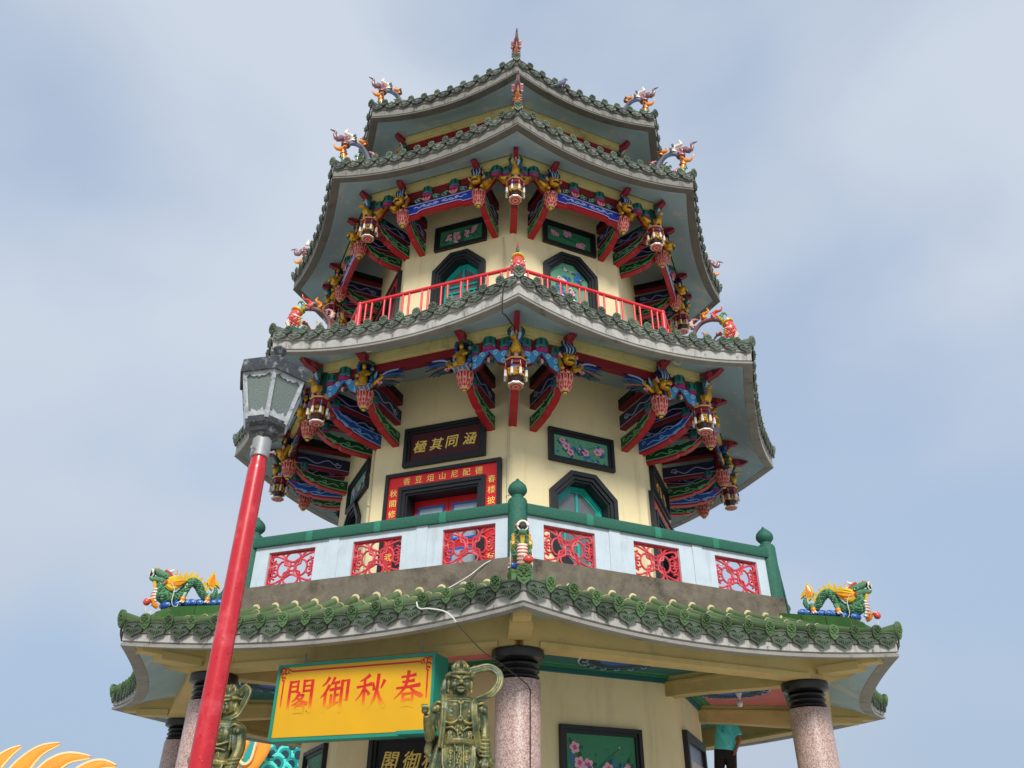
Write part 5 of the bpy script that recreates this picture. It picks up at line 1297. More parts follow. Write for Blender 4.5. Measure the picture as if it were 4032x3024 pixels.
    for j in range(8):
        q = j/7*(len(bl)-1); i = min(int(q), 2); f = q-i; x = bl[i][0]*(1-f)+bl[i+1][0]*f; z = bl[i][1]*(1-f)+bl[i+1][1]*f
        be.blob((x-0.015, 0, z), (0.035, 0.05, 0.024), 'd_white', 8, 5); be.tube([(x+0.005, -0.05, z-0.018), (x+0.022, 0, z-0.02), (x+0.005, 0.05, z-0.018)], 0.006, 'd_red', 4)
    out.append(('belly', be))
    cl = MB()
    for i, (x, z) in enumerate(D['cloud']):
        cl.blob((x, 0, z-0.006), (0.075, 0.10, 0.058), 'd_blue', 8, 6)
        for s in (-1, 1): cl.tube([(x+0.03*(1-j/12)*math.cos(j*0.7), s*0.083, z-0.005+0.03*(1-j/12)*math.sin(j*0.7)) for j in range(9)], 0.008, 'strut_blue_line', 4)
    out.append(('cloud_base', cl))
    w = MB(); stube(w, D['wh'], [0.005]*7, 'd_white', 0.10, 5); stube(w, D['wh2'], [0.005]*5, 'd_white', 0.05, 5); stube(w, D['wh'], [0.005]*7, 'd_white', -0.10, 5)
    out.append(('whisker', w))
    return [(n, mb.mesh(n, 50)) for n, mb in out]
DP = dragon_parts()
DL = {0: 'green ceramic dragon facing straight out over the front corner of the lowest roof', 1: 'green ceramic dragon roaring to the right on the right end of the lowest roof',
      -1: 'green ceramic dragon on the left end of the lowest roof behind the lamp post'}
for k in (0, 1, -1):
    T = thing('ridge_dragon', None, DL[k], 'dragon statue', 'ceramic dragons on the lowest roof', CF(k, 6.2, 2.9) @ Matrix.Diagonal((1, 1 if k != 0 else 1.25, 1, 1)))
    Mx = CF(k) @ Matrix.Diagonal((1, 1 if k != 0 else 1.25, 1, 1))
    if k == -1: Mx = Mx @ Matrix.Translation((0, 0, 0.01))
    for n, me in DP: put(n, me, T, Mx)

def carp_parts():
    Cc = CARP; out = []
    b = MB(); P = spl(XZ(Cc['body']), 4); R = interp([0.075, 0.095, 0.105, 0.105, 0.085, 0.06], len(P)); b.tube(P, R, 'd_red', 12, nrm=(0, 1, 0), th=1.05)
    for i in range(1, int(len(P)*0.55)):
        t = (P[i+1]-P[i-1]).normalized(); nv = Vector((0, 1, 0)); bn = t.cross(nv)
        for q in range(12):
            a = 2*PI*(q+(0.5 if i % 2 else 0))/12; d = bn*math.cos(a)+nv*1.05*math.sin(a); c = P[i]+d*R[i]*0.96
            b.blob(c, R[i]*0.22, 'd_yellow' if d.x < -0.25 else ('d_red' if (i+q) % 3 else 'd_pink'), 6, 4)
    for s in (-1, 1):
        e = Cc['eye'][0]; b.blob((e[0]-0.01, s*0.098, e[1]+0.02), 0.024, 'd_white', 8, 6); b.blob((e[0]-0.006, s*0.115, e[1]+0.022), 0.011, 'd_black', 6, 4)
        b.tube(spl([(5.56, s*0.06, 8.20), (5.49, s*0.112, 8.17), (5.41, s*0.11, 8.17), (5.36, s*0.06, 8.22)], 4), 0.011, 'd_white', 5)
    out.append(('body', b))
    f = MB(); f.prism([(5.50, 7.90), (5.585, 7.94), (5.635, 8.02), (5.60, 8.09), (5.57, 8.14), (5.55, 8.0)], -0.014, 0.014, 'd_white', 'xz'); out.append(('dorsal_fin', f))
    c = MB(); c.tube([(5.45+0.085*math.cos(a)*1.0, 0.088*math.sin(a), 8.345-0.035*math.cos(a+PI)) for a in [i*PI/9 for i in range(19)]], 0.022, 'd_yellow', 6); out.append(('collar', c))
    a = MB(); stube(a, Cc['arch'], [0.035, 0.04, 0.042, 0.042, 0.042, 0.042, 0.042, 0.04, 0.035], 'd_purple', 0, 8); stube(a, shifted(Cc['arch'], 0.006, 0.022), [0.026]*9, 'd_white', 0, 6); out.append(('arch', a))
    for key, m, t, w in (('leafg', 'd_green', 'd_yellow', 0.07), ('leafr', 'd_red', 'd_pink', 0.075), ('leafo', 'd_orange', 'd_brown', 0.065), ('leafp', 'd_pink', 'd_white', 0.06), ('plant', 'd_yellow', 'd_brown', 0.03), ('plant2', 'd_purple', 'd_brown', 0.018), ('tail', 'd_brown', 'd_red', 0.045)):
        l = MB(); leafy(l, Cc[key], w, m, t); out.append(('leaf' if key != 'tail' else 'tail_fin', l))
    w = MB()
    for x, z in Cc['wave']+[(5.48, 7.92), (5.36, 7.93)]:
        for s in (-0.06, 0, 0.06): w.blob((x, s, z-0.01), 0.045, 'cloud_line', 7, 5)
    w.box(5.25, 5.56, -0.12, 0.12, 7.70, 7.93, 'd_green_dark'); out.append(('wave_base', w))
    return [(n, mb.mesh(n, 50)) for n, mb in out]
CP = carp_parts()
CL = {0: 'red ceramic carp seen from behind at the front corner above the second eave', 1: 'red carp arching its tail on the right corner of the second roof', -1: 'red carp arching its tail on the left corner of the second roof'}
for k in (0, 1, -1):
    S_ = Matrix.Diagonal((1, 1.0, 1, 1))
    T = thing('ridge_carp', None, CL[k], 'carp statue', 'ceramic carps on the second roof', CF(k, 5.4, 7.75))
    for n, me in CP: put(n, me, T, CF(k) @ S_)

def flame_parts():
    F = FLAME; out = []
    s = MB(); stube(s, F['stem'], [0.06, 0.055, 0.05, 0.045, 0.04], 'd_orange', 0, 8); out.append(('stem', s))
    a = MB(); stube(a, F['arch'], [0.04, 0.045, 0.05, 0.055, 0.055, 0.055, 0.05], 'd_grey', 0, 8); stube(a, shifted(F['arch'], -0.012, -0.014), [0.02, 0.03, 0.04, 0.045, 0.045, 0.045, 0.04], 'navy_line', 0.0, 7); out.append(('arch', a))
    for key, m, t, w in (('lg', 'd_green', 'd_yellow', 0.075), ('ly', 'd_yellow', 'd_orange', 0.06), ('lo', 'd_orange', 'd_purple', 0.065), ('lp', 'd_purple', 'd_pink', 0.08), ('lw', 'd_white', 'd_grey', 0.075), ('lor', 'd_orange', 'd_brown', 0.06), ('lpk', 'd_pink', 'd_brown', 0.06), ('red', 'd_red', 'd_red', 0.05), ('red2', 'd_red', 'd_pink', 0.04), ('gr', 'd_green', 'leaf_green', 0.05), ('gr2', 'leaf_green', 'd_yellow', 0.04)):
        l = MB(); leafy(l, F[key], w*1.3, m, t); out.append(('leaf', l))
    return [(n, mb.mesh(n, 50)) for n, mb in out]
FP = flame_parts()
NAME3 = {0: 'front corner', 1: 'right corner', -1: 'left corner', 2: 'far right corner', -2: 'far left corner'}
for lv, dr, dz, nm in ((3, 0, 0, 'third'), (4, -0.72, 2.38, 'topmost')):
    for k in (0, 1, -1, 2, -2):
        if lv == 4 and abs(k) == 2: continue
        T = thing('ridge_flame', None, 'curling leaf-flame ceramic finial on the %s of the %s roof' % (NAME3[k], nm), 'roof finial', 'leaf-flame finials on the upper roofs', CF(k, 5.0+dr, 12.35+dz))
        for n, me in FP: put(n, me, T, CF(k, dr, dz))

# ================================================================== hanging signboard
SM = FF(-1, 6.3*C22, 0.33, 1.63)
T = thing('signboard', None, 'yellow signboard with four faded red characters in a teal box frame', 'sign', M=SM)
w, h, d = 1.055, 0.425, 0.34
def SG(mb, n): return put(n, mb.mesh(n, 30), T, SM)
mb = MB(); mb.box(-d, -0.012, -w+0.02, w-0.02, -h+0.01, h-0.01, 'sign_teal_dark'); SG(mb, 'box')
mb = MB(); mb.box(-0.012, 0.0, -w+0.03, w-0.03, -h+0.03, h-0.03, 'sign_yellow'); SG(mb, 'face')
for b_ in ((-w, -w+0.035, -h, h), (w-0.035, w, -h, h)): mb = MB(); mb.box(-d, 0.016, b_[0], b_[1], b_[2], b_[3], 'sign_teal'); SG(mb, 'frame_bar')
mb = MB(); mb.box(-d, 0.016, -w+0.036, w-0.036, h-0.035, h-0.001, 'sign_teal'); SG(mb, 'frame_bar')
mb = MB(); mb.box(-0.2, 0.014, -w+0.036, 0.65, -h-0.012, -h+0.022, 'sign_teal'); SG(mb, 'frame_bar')
mb = MB(); mb.box(-0.2, 0.018, 0.62, w-0.036, -h+0.002, -h+0.04, 'sign_teal'); SG(mb, 'frame_bar')
for i, ch in enumerate('閣御秋春'):
    mb = MB(); brush_glyph(mb, ch, -0.70+i*0.475, 0.05, 0.40, 'faded_print', 0.0, 0.0015); SG(mb, 'character')
mb = MB()
mb.box(0.0, 0.002, -w+0.19, w-0.19, h-0.093, h-0.073, 'sign_red')
for s in (-1, 1):
    mb.box(0.0, 0.002, s*(w-0.095)-0.01, s*(w-0.095)+0.01, -0.06, h-0.17, 'faded_print')
    for dy, dz, ra in ((0.075, 0.075, 0.035), (0.125, 0.075, 0.03), (0.165, 0.085, 0.02), (0.085, 0.125, 0.03), (0.09, 0.165, 0.022), (0.06, 0.055, 0.02)):
        mb.tube([(0.002, s*(w-dy)+ra*math.cos(a), h-dz+ra*math.sin(a)) for a in [j*PI/6 for j in range(11)]], 0.009, 'sign_red', 4, nrm=(1, 0, 0), th=0.2)
SG(mb, 'printed_border')
for y in (-0.8, 0.8): mb = MB(); mb.tube([(-0.15, y, h-0.02), (-0.15, y, h+0.16)], 0.012, 'galvanised', 6); SG(mb, 'hanger')

# ================================================================== bronze guardian statues
def guardian(flip):
    mb = MB(); m = 'bronze'
    T_ = lambda pts, r, n=10, **k: mb.tube(spl(pts, 4) if len(pts) > 2 else pts, interp(r, (len(pts)-1)*4+1) if len(pts) > 2 else r, m, n, **k)
    # local: X to the viewer's right, -Y toward the viewer, Z up; feet at 0, hair about 1.62
    mb.lathe([(0.30, 0.0), (0.29, 0.15), (0.27, 0.4), (0.235, 0.7), (0.20, 0.88), (0.185, 0.97), (0.195, 1.05), (0.225, 1.18), (0.235, 1.27), (0.20, 1.33), (0.09, 1.37)], 20, m, sx=1.0, sy=0.72)
    mb.lathe([(0.072, 1.30), (0.066, 1.37), (0.07, 1.42)], 12, m)
    # head
    mb.blob((0, -0.01, 1.475), (0.088, 0.10, 0.115), m, 16, 12); mb.blob((0, -0.035, 1.415), (0.068, 0.07, 0.05), m, 12, 8)
    mb.tube([(0, -0.105, 1.505), (0, -0.128, 1.47), (0, -0.125, 1.455)], [0.014, 0.022, 0.016], m, 7)
    for s in (-1, 1):
        mb.blob((s*0.024, -0.115, 1.455), 0.014, m, 7, 5); mb.blob((s*0.042, -0.088, 1.49), (0.022, 0.016, 0.012), m, 8, 6)
        T_([(s*0.010, -0.112, 1.503), (s*0.04, -0.104, 1.518), (s*0.075, -0.075, 1.528)], [0.012, 0.014, 0.008], 6)
        mb.blob((s*0.055, -0.075, 1.455), (0.026, 0.03, 0.028), m, 8, 6)
        T_([(s*0.0, -0.107, 1.428), (s*0.025, -0.104, 1.424), (s*0.042, -0.088, 1.408)], [0.008, 0.008, 0.006], 6)
        T_([(s*0.025, -0.112, 1.45), (s*0.05, -0.092, 1.43), (s*0.055, -0.08, 1.40)], [0.006, 0.008, 0.005], 6)
        mb.blob((s*0.098, 0.0, 1.465), (0.018, 0.03, 0.05), m, 8, 6); mb.blob((s*0.10, -0.005, 1.41), (0.014, 0.016, 0.03), m, 6, 5)
        for j in range(5): T_([(s*0.055, -0.055+0.03*j, 1.535), (s*0.10, -0.04+0.03*j, 1.545-0.012*j), (s*(0.125+0.01*(j % 2)), -0.01+0.03*j, 1.54+0.03*(j % 3)-0.02*j)], [0.022, 0.02, 0.005], 6)
    T_([(-0.03, -0.10, 1.40), (0, -0.108, 1.392), (0.03, -0.10, 1.40)], [0.01, 0.013, 0.01], 6)
    # hair band, topknot crown
    mb.tube([(0.088*math.cos(a), -0.01+0.095*math.sin(a), 1.555) for a in [i*PI/8 for i in range(17)]], 0.016, m, 6)
    mb.blob((0, 0.0, 1.575), (0.075, 0.08, 0.045), m, 12, 8)
    for j in range(6): a = j*PI/3; T_([(0.05*math.cos(a), 0.05*math.sin(a), 1.585), (0.058*math.cos(a), 0.058*math.sin(a), 1.625), (0.022*math.cos(a), 0.022*math.sin(a), 1.675)], [0.025, 0.024, 0.01], 6)
    mb.blob((0, 0, 1.635), (0.04, 0.04, 0.045), m, 8, 6)
    # breastplates, belt, apron
    for s in (-1, 1):
        mb.blob((s*0.095, -0.105, 1.20), (0.10, 0.05, 0.085), m, 14, 10)
        mb.tube([(s*0.095+0.035*math.cos(a), -0.152+0.008*abs(math.cos(a)), 1.205+0.035*math.sin(a)) for a in [i*PI/6 for i in range(13)]], 0.005, m, 5)
        mb.blob((s*0.095, -0.150, 1.205), 0.010, m, 7, 5)
        T_([(s*0.005, -0.17, 1.15), (s*0.09, -0.17, 1.105), (s*0.19, -0.10, 1.135)], [0.012, 0.013, 0.012], 6)
        T_([(s*0.02, -0.155, 1.30), (s*0.09, -0.145, 1.30), (s*0.16, -0.09, 1.305)], [0.011, 0.011, 0.01], 6)
        mb.blob((s*0.02, -0.165, 1.29), 0.016, m, 6, 5)
        T_([(s*0.03, -0.145, 1.04), (s*0.09, -0.15, 1.075), (s*0.17, -0.10, 1.06)], [0.01, 0.012, 0.01], 6)
        for j in range(3): mb.tube([(s*0.105+0.03*(1-i/12)*math.cos(i*0.7), -0.138, 1.02-0.02*j+0.028*(1-i/12)*math.sin(i*0.7)) for i in range(9)], 0.006, m, 5)
        for j in range(5): mb.tube([(s*0.085+0.022*(1-i/12)*math.cos(i*0.7+j), -0.148-0.012*j, 0.86-0.075*j+0.022*(1-i/12)*math.sin(i*0.7+j)) for i in range(9)], 0.006, m, 5)
        T_([(s*0.045, -0.145, 0.93), (s*0.048, -0.175, 0.7), (s*0.05, -0.2, 0.45)], [0.007, 0.007, 0.007], 6)
    T_([(0, -0.165, 1.29), (0, -0.178, 1.2), (0, -0.178, 1.15)], [0.01, 0.01, 0.01], 6)
    for j in range(6): mb.blob((0.018*math.cos(j), -0.182, 1.145+0.018*math.sin(j)), 0.012, m, 6, 4)
    for j in range(10): mb.blob((random.uniform(-0.035, 0.035), -0.15, 0.98+0.011*j), 0.012, m, 6, 4)
    for j in range(16): mb.blob((random.uniform(-0.03, 0.03), -0.158-0.0035*j, 0.90-0.026*j), 0.012, m, 6, 4)
    mb.tube([(0.195*math.cos(a), 0.145*math.sin(a), 0.955+0.006*math.sin(3*a)) for a in [i*PI/10 for i in range(21)]], 0.026, m, 7, nrm=(0, 0, 1), th=1.3)
    for s in (-1, 1):
        for j in range(3): T_([(s*(0.17-0.012*j), -0.10, 0.93), (s*(0.15-0.03*j), -0.19-0.01*j, 0.70-0.05*j), (0.0, -0.225-0.008*j, 0.55-0.045*j)], [0.012, 0.014, 0.013], 6)
        for j in range(7): T_([(s*(0.2-0.02*j), -0.06-0.012*j, 0.88), (s*(0.235-0.022*j), -0.1-0.014*j, 0.5), (s*(0.26-0.025*j), -0.1-0.02*j, 0.1)], [0.012, 0.02, 0.026], 6)
        T_([(s*0.19, -0.02, 0.95), (s*0.25, -0.03, 0.75), (s*0.30, -0.0, 0.35)], [0.03, 0.05, 0.06], 7)
    # shoulder guards
    for s in (-1, 1):
        mb.blob((s*0.235, -0.01, 1.245), (0.075, 0.085, 0.065), m, 12, 8); mb.blob((s*0.27, -0.06, 1.235), (0.03, 0.035, 0.03), m, 8, 6)
        T_([(s*0.18, -0.09, 1.27), (s*0.24, -0.10, 1.295), (s*0.30, -0.03, 1.26)], [0.013, 0.014, 0.012], 6)
        for j in range(5): T_([(s*(0.20+0.022*j), -0.085+0.022*j, 1.20), (s*(0.215+0.024*j), -0.09+0.022*j, 1.12), (s*(0.21+0.026*j), -0.085+0.022*j, 1.06)], [0.016, 0.017, 0.008], 6)
    # hanging arm (viewer's right) with banded forearm, flared cuff and hand
    T_([(0.24, 0, 1.23), (0.275, -0.01, 1.08), (0.27, -0.05, 0.97)], [0.068, 0.062, 0.055]); T_([(0.27, -0.05, 0.98), (0.29, -0.09, 0.89), (0.285, -0.13, 0.81)], [0.056, 0.052, 0.042])
    for j in range(5): z = 0.985-0.035*j; mb.tube([(0.275+0.058*math.cos(a), -0.06-0.012*j+0.055*math.sin(a), z+0.012*math.sin(a)) for a in [i*PI/6 for i in range(13)]], 0.011, m, 5)
    T_([(0.285, -0.10, 0.86), (0.315, -0.09, 0.80), (0.36, -0.07, 0.77)], [0.045, 0.062, 0.05], 8)
    mb.blob((0.27, -0.15, 0.785), (0.04, 0.032, 0.034), m, 9, 7)
    for j in range(4): T_([(0.245+0.019*j, -0.165, 0.785), (0.242+0.019*j, -0.178, 0.755), (0.240+0.018*j, -0.172, 0.725+0.006*abs(j-1.5))], [0.0105, 0.0095, 0.0075], 6)
    T_([(0.24, -0.15, 0.80), (0.222, -0.168, 0.785), (0.218, -0.172, 0.765)], [0.012, 0.011, 0.008], 6)
    if not flip:
        # raised arm (viewer's left) with palm up
        T_([(-0.24, 0, 1.22), (-0.29, 0.0, 1.07), (-0.30, -0.03, 0.98)], [0.066, 0.056, 0.05]); T_([(-0.30, -0.03, 0.98), (-0.335, -0.10, 1.08), (-0.355, -0.15, 1.17)], [0.05, 0.046, 0.036])
        for j in range(3): T_([(-0.29, -0.02, 1.02-0.02*j), (-0.30-0.01*j, 0.0, 0.88), (-0.27+0.02*j, -0.03, 0.78)], [0.03, 0.035, 0.012], 7)
        mb.blob((-0.375, -0.165, 1.205), (0.042, 0.04, 0.032), m, 9, 7)
        for j in range(4): T_([(-0.40+0.019*j, -0.185, 1.215), (-0.415+0.02*j, -0.205, 1.235), (-0.42+0.021*j, -0.19, 1.257+0.004*(j % 2))], [0.0105, 0.0095, 0.007], 6)
        T_([(-0.345, -0.185, 1.205), (-0.335, -0.205, 1.225), (-0.345, -0.205, 1.245)], [0.011, 0.010, 0.008], 6)
    else:                                               # forearm folded across the belt
        T_([(-0.24, 0, 1.22), (-0.285, -0.02, 1.08), (-0.26, -0.10, 0.98)], [0.066, 0.058, 0.05]); T_([(-0.26, -0.10, 0.98), (-0.16, -0.20, 0.97), (-0.06, -0.24, 0.98)], [0.05, 0.046, 0.036])
        mb.blob((-0.03, -0.25, 0.985), (0.045, 0.03, 0.038), m, 9, 7)
        for j in range(4): T_([(0.0, -0.265, 1.01-0.018*j), (0.025, -0.262, 1.005-0.018*j), (0.03, -0.24, 1.0-0.018*j)], [0.0105, 0.0095, 0.008], 6)
        T_([(-0.03, -0.26, 1.015), (-0.015, -0.265, 1.04), (0.0, -0.26, 1.05)], [0.012, 0.011, 0.008], 6)
        for j in range(4): T_([(-0.24+0.03*j, -0.10-0.02*j, 1.0), (-0.25+0.03*j, -0.10-0.02*j, 0.86), (-0.24+0.03*j, -0.09-0.02*j, 0.74)], [0.03, 0.035, 0.012], 7)
    # celestial scarf: from the hair, out to one side, back over the shoulder and down
    sc = [(0.06, 0.06, 1.58), (0.17, 0.08, 1.635), (0.29, 0.08, 1.66), (0.385, 0.06, 1.60), (0.385, 0.03, 1.50), (0.31, 0.0, 1.40), (0.20, -0.05, 1.335), (0.145, -0.14, 1.27), (0.16, -0.15, 1.12), (0.19, -0.12, 0.98), (0.23, -0.10, 0.87)]
    if flip: sc = [(0.06, 0.06, 1.60), (0.13, 0.06, 1.66), (0.19, 0.05, 1.62), (0.185, 0.02, 1.52), (0.14, -0.01, 1.40), (0.10, -0.10, 1.32), (0.06, -0.17, 1.25), (0.03, -0.18, 1.14), (0.05, -0.17, 1.05)]
    P = spl(sc, 5)
    for off in (-0.023, 0.0, 0.023):
        Q = []
        for i, p in enumerate(P):
            t = (P[min(i+1, len(P)-1)]-P[max(i-1, 0)]).normalized(); bn = t.cross(Vector((0, 1, 0))); bn = bn.normalized() if bn.length > 1e-4 else Vector((1, 0, 0)); Q.append(p+bn*off)
        mb.tube(Q, 0.0165, m, 7)
    for off in (-0.018, 0.012): T_([(-0.06+off, 0.05, 1.58), (-0.13+off, 0.04, 1.50), (-0.155+off, 0.0, 1.40), (-0.17+off, -0.11, 1.28), (-0.175+off, -0.13, 1.10), (-0.19+off, -0.12, 0.9)], [0.02, 0.022, 0.022, 0.022, 0.02, 0.014], 7)
    for s in (-1, 1): mb.blob((s*0.11, -0.14, 0.03), (0.07, 0.13, 0.05), m, 8, 6)
    mb.v = [((v[0]*(0.88 if v[2] < 1.36 else 1.0)), v[1], v[2]) for v in mb.v]
    mb.v = [((v[0]*1.12, v[1]*1.1, 1.40+(v[2]-1.40)*1.06) if v[2] > 1.40 and abs(v[0]) < 0.135 else v) for v in mb.v]
    me = mb.mesh('guardian_body', 0, weld=False)
    me.polygons.foreach_set('use_smooth', [True]*len(me.polygons))
    return me
for flip, loc, rz, label in ((False, (-0.43, -7.21, 0.0), 8, 'bronze armoured guardian statue in front of the centre column, scarf looped beside its head'),
                             (True, (-2.83, -6.61, -0.13), -22, 'bronze armoured guardian statue half hidden behind the red lamp post')):
    M = Matrix.Translation(loc) @ Matrix.Rotation(rad(rz), 4, 'Z')
    T = thing('guardian_statue', None, label, 'statue', 'bronze temple guardians', M)
    o = put('figure', guardian(flip), T, M)
    rm = o.modifiers.new('remesh', 'REMESH'); rm.mode = 'VOXEL'; rm.voxel_size = 0.0065; rm.use_smooth_shade = True
    sm = o.modifiers.new('smooth', 'SMOOTH'); sm.factor = 0.5; sm.iterations = 2
    mb = MB(); mb.lathe([(0.46, GZ-loc[2]), (0.46, GZ-loc[2]+0.15), (0.36, GZ-loc[2]+0.2), (0.34, -0.2), (0.42, -0.12), (0.42, -0.02)], 8, 'kerb_concrete', PI/8); put('pedestal', mb.mesh('pedestal', 25), T, M)

# ================================================================== street lamp
LX, LY = -1.745, -10.2
LM = Matrix.Translation((LX, LY, 0)) @ Matrix.Rotation(rad(47), 4, 'Z')
T = thing('lamp_post', (LX, LY, GZ), 'red lamp post with a weathered black and white six-sided lantern', 'lamp post')
def LP(mb, n, sm=35): return put(n, mb.mesh(n, sm), T, LM)
mb = MB(); mb.lathe([(0.12, GZ), (0.12, GZ+0.06), (0.069, GZ+0.1), (0.067, 0.0), (0.062, 2.33), (0.06, 2.36), (0.054, 2.375), (0.052, 2.46)], 24, 'pole_red')
pole = LP(mb, 'pole', 45)
mb = MB(); rnd = random.Random(4)
for i in range(30):
    a = rnd.uniform(-2.6, -0.3); z = rnd.uniform(0.3, 2.2); rr = 0.0665-0.0021*z
    mb.M = Matrix.Rotation(a, 4, 'Z') @ Matrix.Translation((rr, 0, z)); mb.blob((0, 0, 0), (0.0022, rnd.uniform(0.003, 0.009), rnd.uniform(0.004, 0.014)), 'pole_chip', 6, 4)
mb.M = I4; put('paint_blister', mb.mesh('paint_blister'), pole, LM)
mb = MB(); mb.lathe([(0.060, 2.43), (0.066, 2.435), (0.066, 2.575), (0.06, 2.58)], 20, 'galvanised'); LP(mb, 'collar')
for a in (-2.7, -0.9): mb = MB(); mb.M = Matrix.Rotation(a, 4, 'Z'); mb.tube([(0.06, 0, 2.47), (0.10, 0, 2.47)], 0.008, 'galvanised', 6); mb.tube([(0.092, 0, 2.47), (0.104, 0, 2.47)], 0.014, 'galvanised', 6); LP(mb, 'bolt')
mb = MB(); mb.lathe([(0.066, 2.565), (0.085, 2.585), (0.10, 2.60), (0.115, 2.605), (0.12, 2.635), (0.155, 2.655), (0.16, 2.70), (0.145, 2.705)], 6, 'lamp_metal'); LP(mb, 'lantern_base', 20)
zb, zt, rb_, rt_ = 2.70, 3.04, 0.148, 0.238
for i in range(6):
    a0, a1 = i*PI/3, (i+1)*PI/3
    p = lambda a, r, z: (r*math.cos(a), r*math.sin(a), z)
    mb = MB(); mb.tube([p(a0, rb_+0.004, zb-0.02), p(a0, rt_+0.004, zt+0.01)], 0.0155, 'lamp_flaked', 4); LP(mb, 'glazing_bar', 20)
    mb = MB(); mb.add([p(a0, rb_-0.006, zb), p(a1, rb_-0.006, zb), p(a1, rt_-0.006, zt), p(a0, rt_-0.006, zt), p(a0, rb_-0.01, zb), p(a1, rb_-0.01, zb), p(a1, rt_-0.01, zt), p(a0, rt_-0.01, zt)], [(0, 1, 2, 3), (4, 7, 6, 5), (0, 3, 7, 4), (1, 5, 6, 2), (0, 4, 5, 1), (3, 2, 6, 7)], 'frosted_lamp_glass'); LP(mb, 'glass_pane', 0)
    for top in (True, False):                             # scalloped strips at the top and bottom of each pane
        mb = MB(); N_ = 13; up, lo = [], []
        for j in range(N_):
            q = j/(N_-1); e = abs(q-0.5)*2
            dd = (0.028+0.022*abs(math.cos(q*PI*3))+(0.028 if j == 6 else 0)) if top else (0.03+0.014*abs(math.cos(q*PI*3))+(0.018 if j in (3, 9) else 0))
            z1 = zt if top else zb; z2 = zt-dd if top else zb+dd
            for zz, L_ in ((z1, up), (z2, lo)):
                r = rb_+(rt_-rb_)*(zz-zb)/(zt-zb); A_, B_ = Vector(p(a0, r+0.001, zz)), Vector(p(a1, r+0.001, zz)); L_.append(A_*(1-q)+B_*q)
        nv = (Vector(p((a0+a1)/2, 1, 0))).normalized()*0.006
        v = up+lo+[x+nv for x in up]+[x+nv for x in lo]; f = []
        for j in range(N_-1): f += [(j, j+1, N_+j+1, N_+j), (2*N_+j, 3*N_+j, 3*N_+j+1, 2*N_+j+1), (N_+j, N_+j+1, 3*N_+j+1, 3*N_+j), (j, 2*N_+j, 2*N_+j+1, j+1)]
        mb.add(v, f, 'lamp_flaked'); LP(mb, 'scalloped_strip', 20)
mb = MB(); mb.lathe([(0.235, 3.035), (0.262, 3.02), (0.272, 3.025), (0.268, 3.125), (0.262, 3.135), (0.15, 3.17), (0.14, 3.165)], 6, 'lamp_metal'); LP(mb, 'brim', 20)
mb = MB(); mb.lathe([(0.148, 3.165), (0.14, 3.19), (0.11, 3.225), (0.06, 3.245), (0.034, 3.25), (0.026, 3.265), (0.024, 3.285)], 20, 'lamp_metal'); LP(mb, 'dome')
mb = MB(); mb.lathe([(0.024, 3.28), (0.03, 3.29), (0.056, 3.335), (0.056, 3.345), (0.03, 3.372), (0.012, 3.378)], 6, 'lamp_metal'); LP(mb, 'finial', 20)

# ================================================================== gallery lamp, cables, pigeon
gl = MB(); gl.lathe([(0.06, 0.13), (0.055, 0.11), (0.03, 0.06), (0.022, 0.02), (0.024, 0.0)], 12, 'white_ceramic')
GLM = Matrix.Translation((3.93, -1.31, 2.34))
T = thing('ceiling_lamp', (3.93, -1.31, 2.46), 'bare white bulb in a porcelain holder under the painted gallery ceiling', 'lamp')
put('holder', gl.mesh('holder'), T, GLM); gl = MB(); gl.blob((0, 0, -0.045), (0.05, 0.05, 0.055), 'bulb', 12, 9); put('bulb', gl.mesh('bulb'), T, GLM)
def cable(name, pts, r, m, label):
    mb = MB(); mb.tube(spl(pts, 6), r, m, 6); o = Vector(pts[0]); me = mb.mesh(name); me.transform(Matrix.Translation(-o)); put(name, me, None, Matrix.Translation(o), label, 'cable')
def FP3(k, ap, u, z): return tuple(FF(k, ap, u, z).translation)
cable('white_cable', [FP3(-1, 5.16, 1.79, 3.32), FP3(-1, 5.20, 1.68, 3.25), FP3(-1, 5.25, 1.53, 3.12), FP3(-1, 5.6, 1.48, 2.90), FP3(-1, 5.75, 1.42, 2.80)], 0.008, 'cable_white', 'short white cable running from the parapet foot down onto the green tiles')
cable('eave_loop_cable', [FP3(-1, 6.34, 1.36, 2.50), FP3(-1, 6.36, 1.385, 2.44), FP3(-1, 6.42, 1.465, 2.392), FP3(-1, 6.42, 1.55, 2.389), FP3(-1, 6.40, 1.725, 2.351), FP3(-1, 6.38, 1.818, 2.288), FP3(-1, 6.36, 1.861, 2.23)], 0.008, 'cable_white', 'white cable end sagging over the lowest fascia left of the front corner')
cable('dark_cable', [FP3(-1, 6.355, 1.863, 2.225), FP3(-1, 6.2, 2.084, 1.969), FP3(-1, 6.0, 2.263, 1.826), tuple((CF(0, 5.95, 1.70) @ Vector((0, 0.10, 0)))), tuple((CF(0, 5.92, 1.55) @ Vector((0, 0.125, 0)))), tuple((CF(0, 5.92, 1.2) @ Vector((0, 0.125, 0)))), tuple((CF(0, 5.92, 0.2) @ Vector((0, 0.12, 0))))], 0.0065, 'cable_black', 'dark cable slanting from the lowest eave to the centre column')
cable('eave_cable', [FP3(-1, 5.38, 2.044, 7.62), FP3(-1, 5.42, 2.04, 7.60), FP3(-1, 5.40, 1.981, 7.48), FP3(-1, 5.37, 1.961, 7.078), FP3(-1, 5.2, 1.947, 7.129), FP3(-1, 4.8, 1.949, 7.161)], 0.010, 'cable_black', 'dark cable hanging over the second eave beside the front corner')
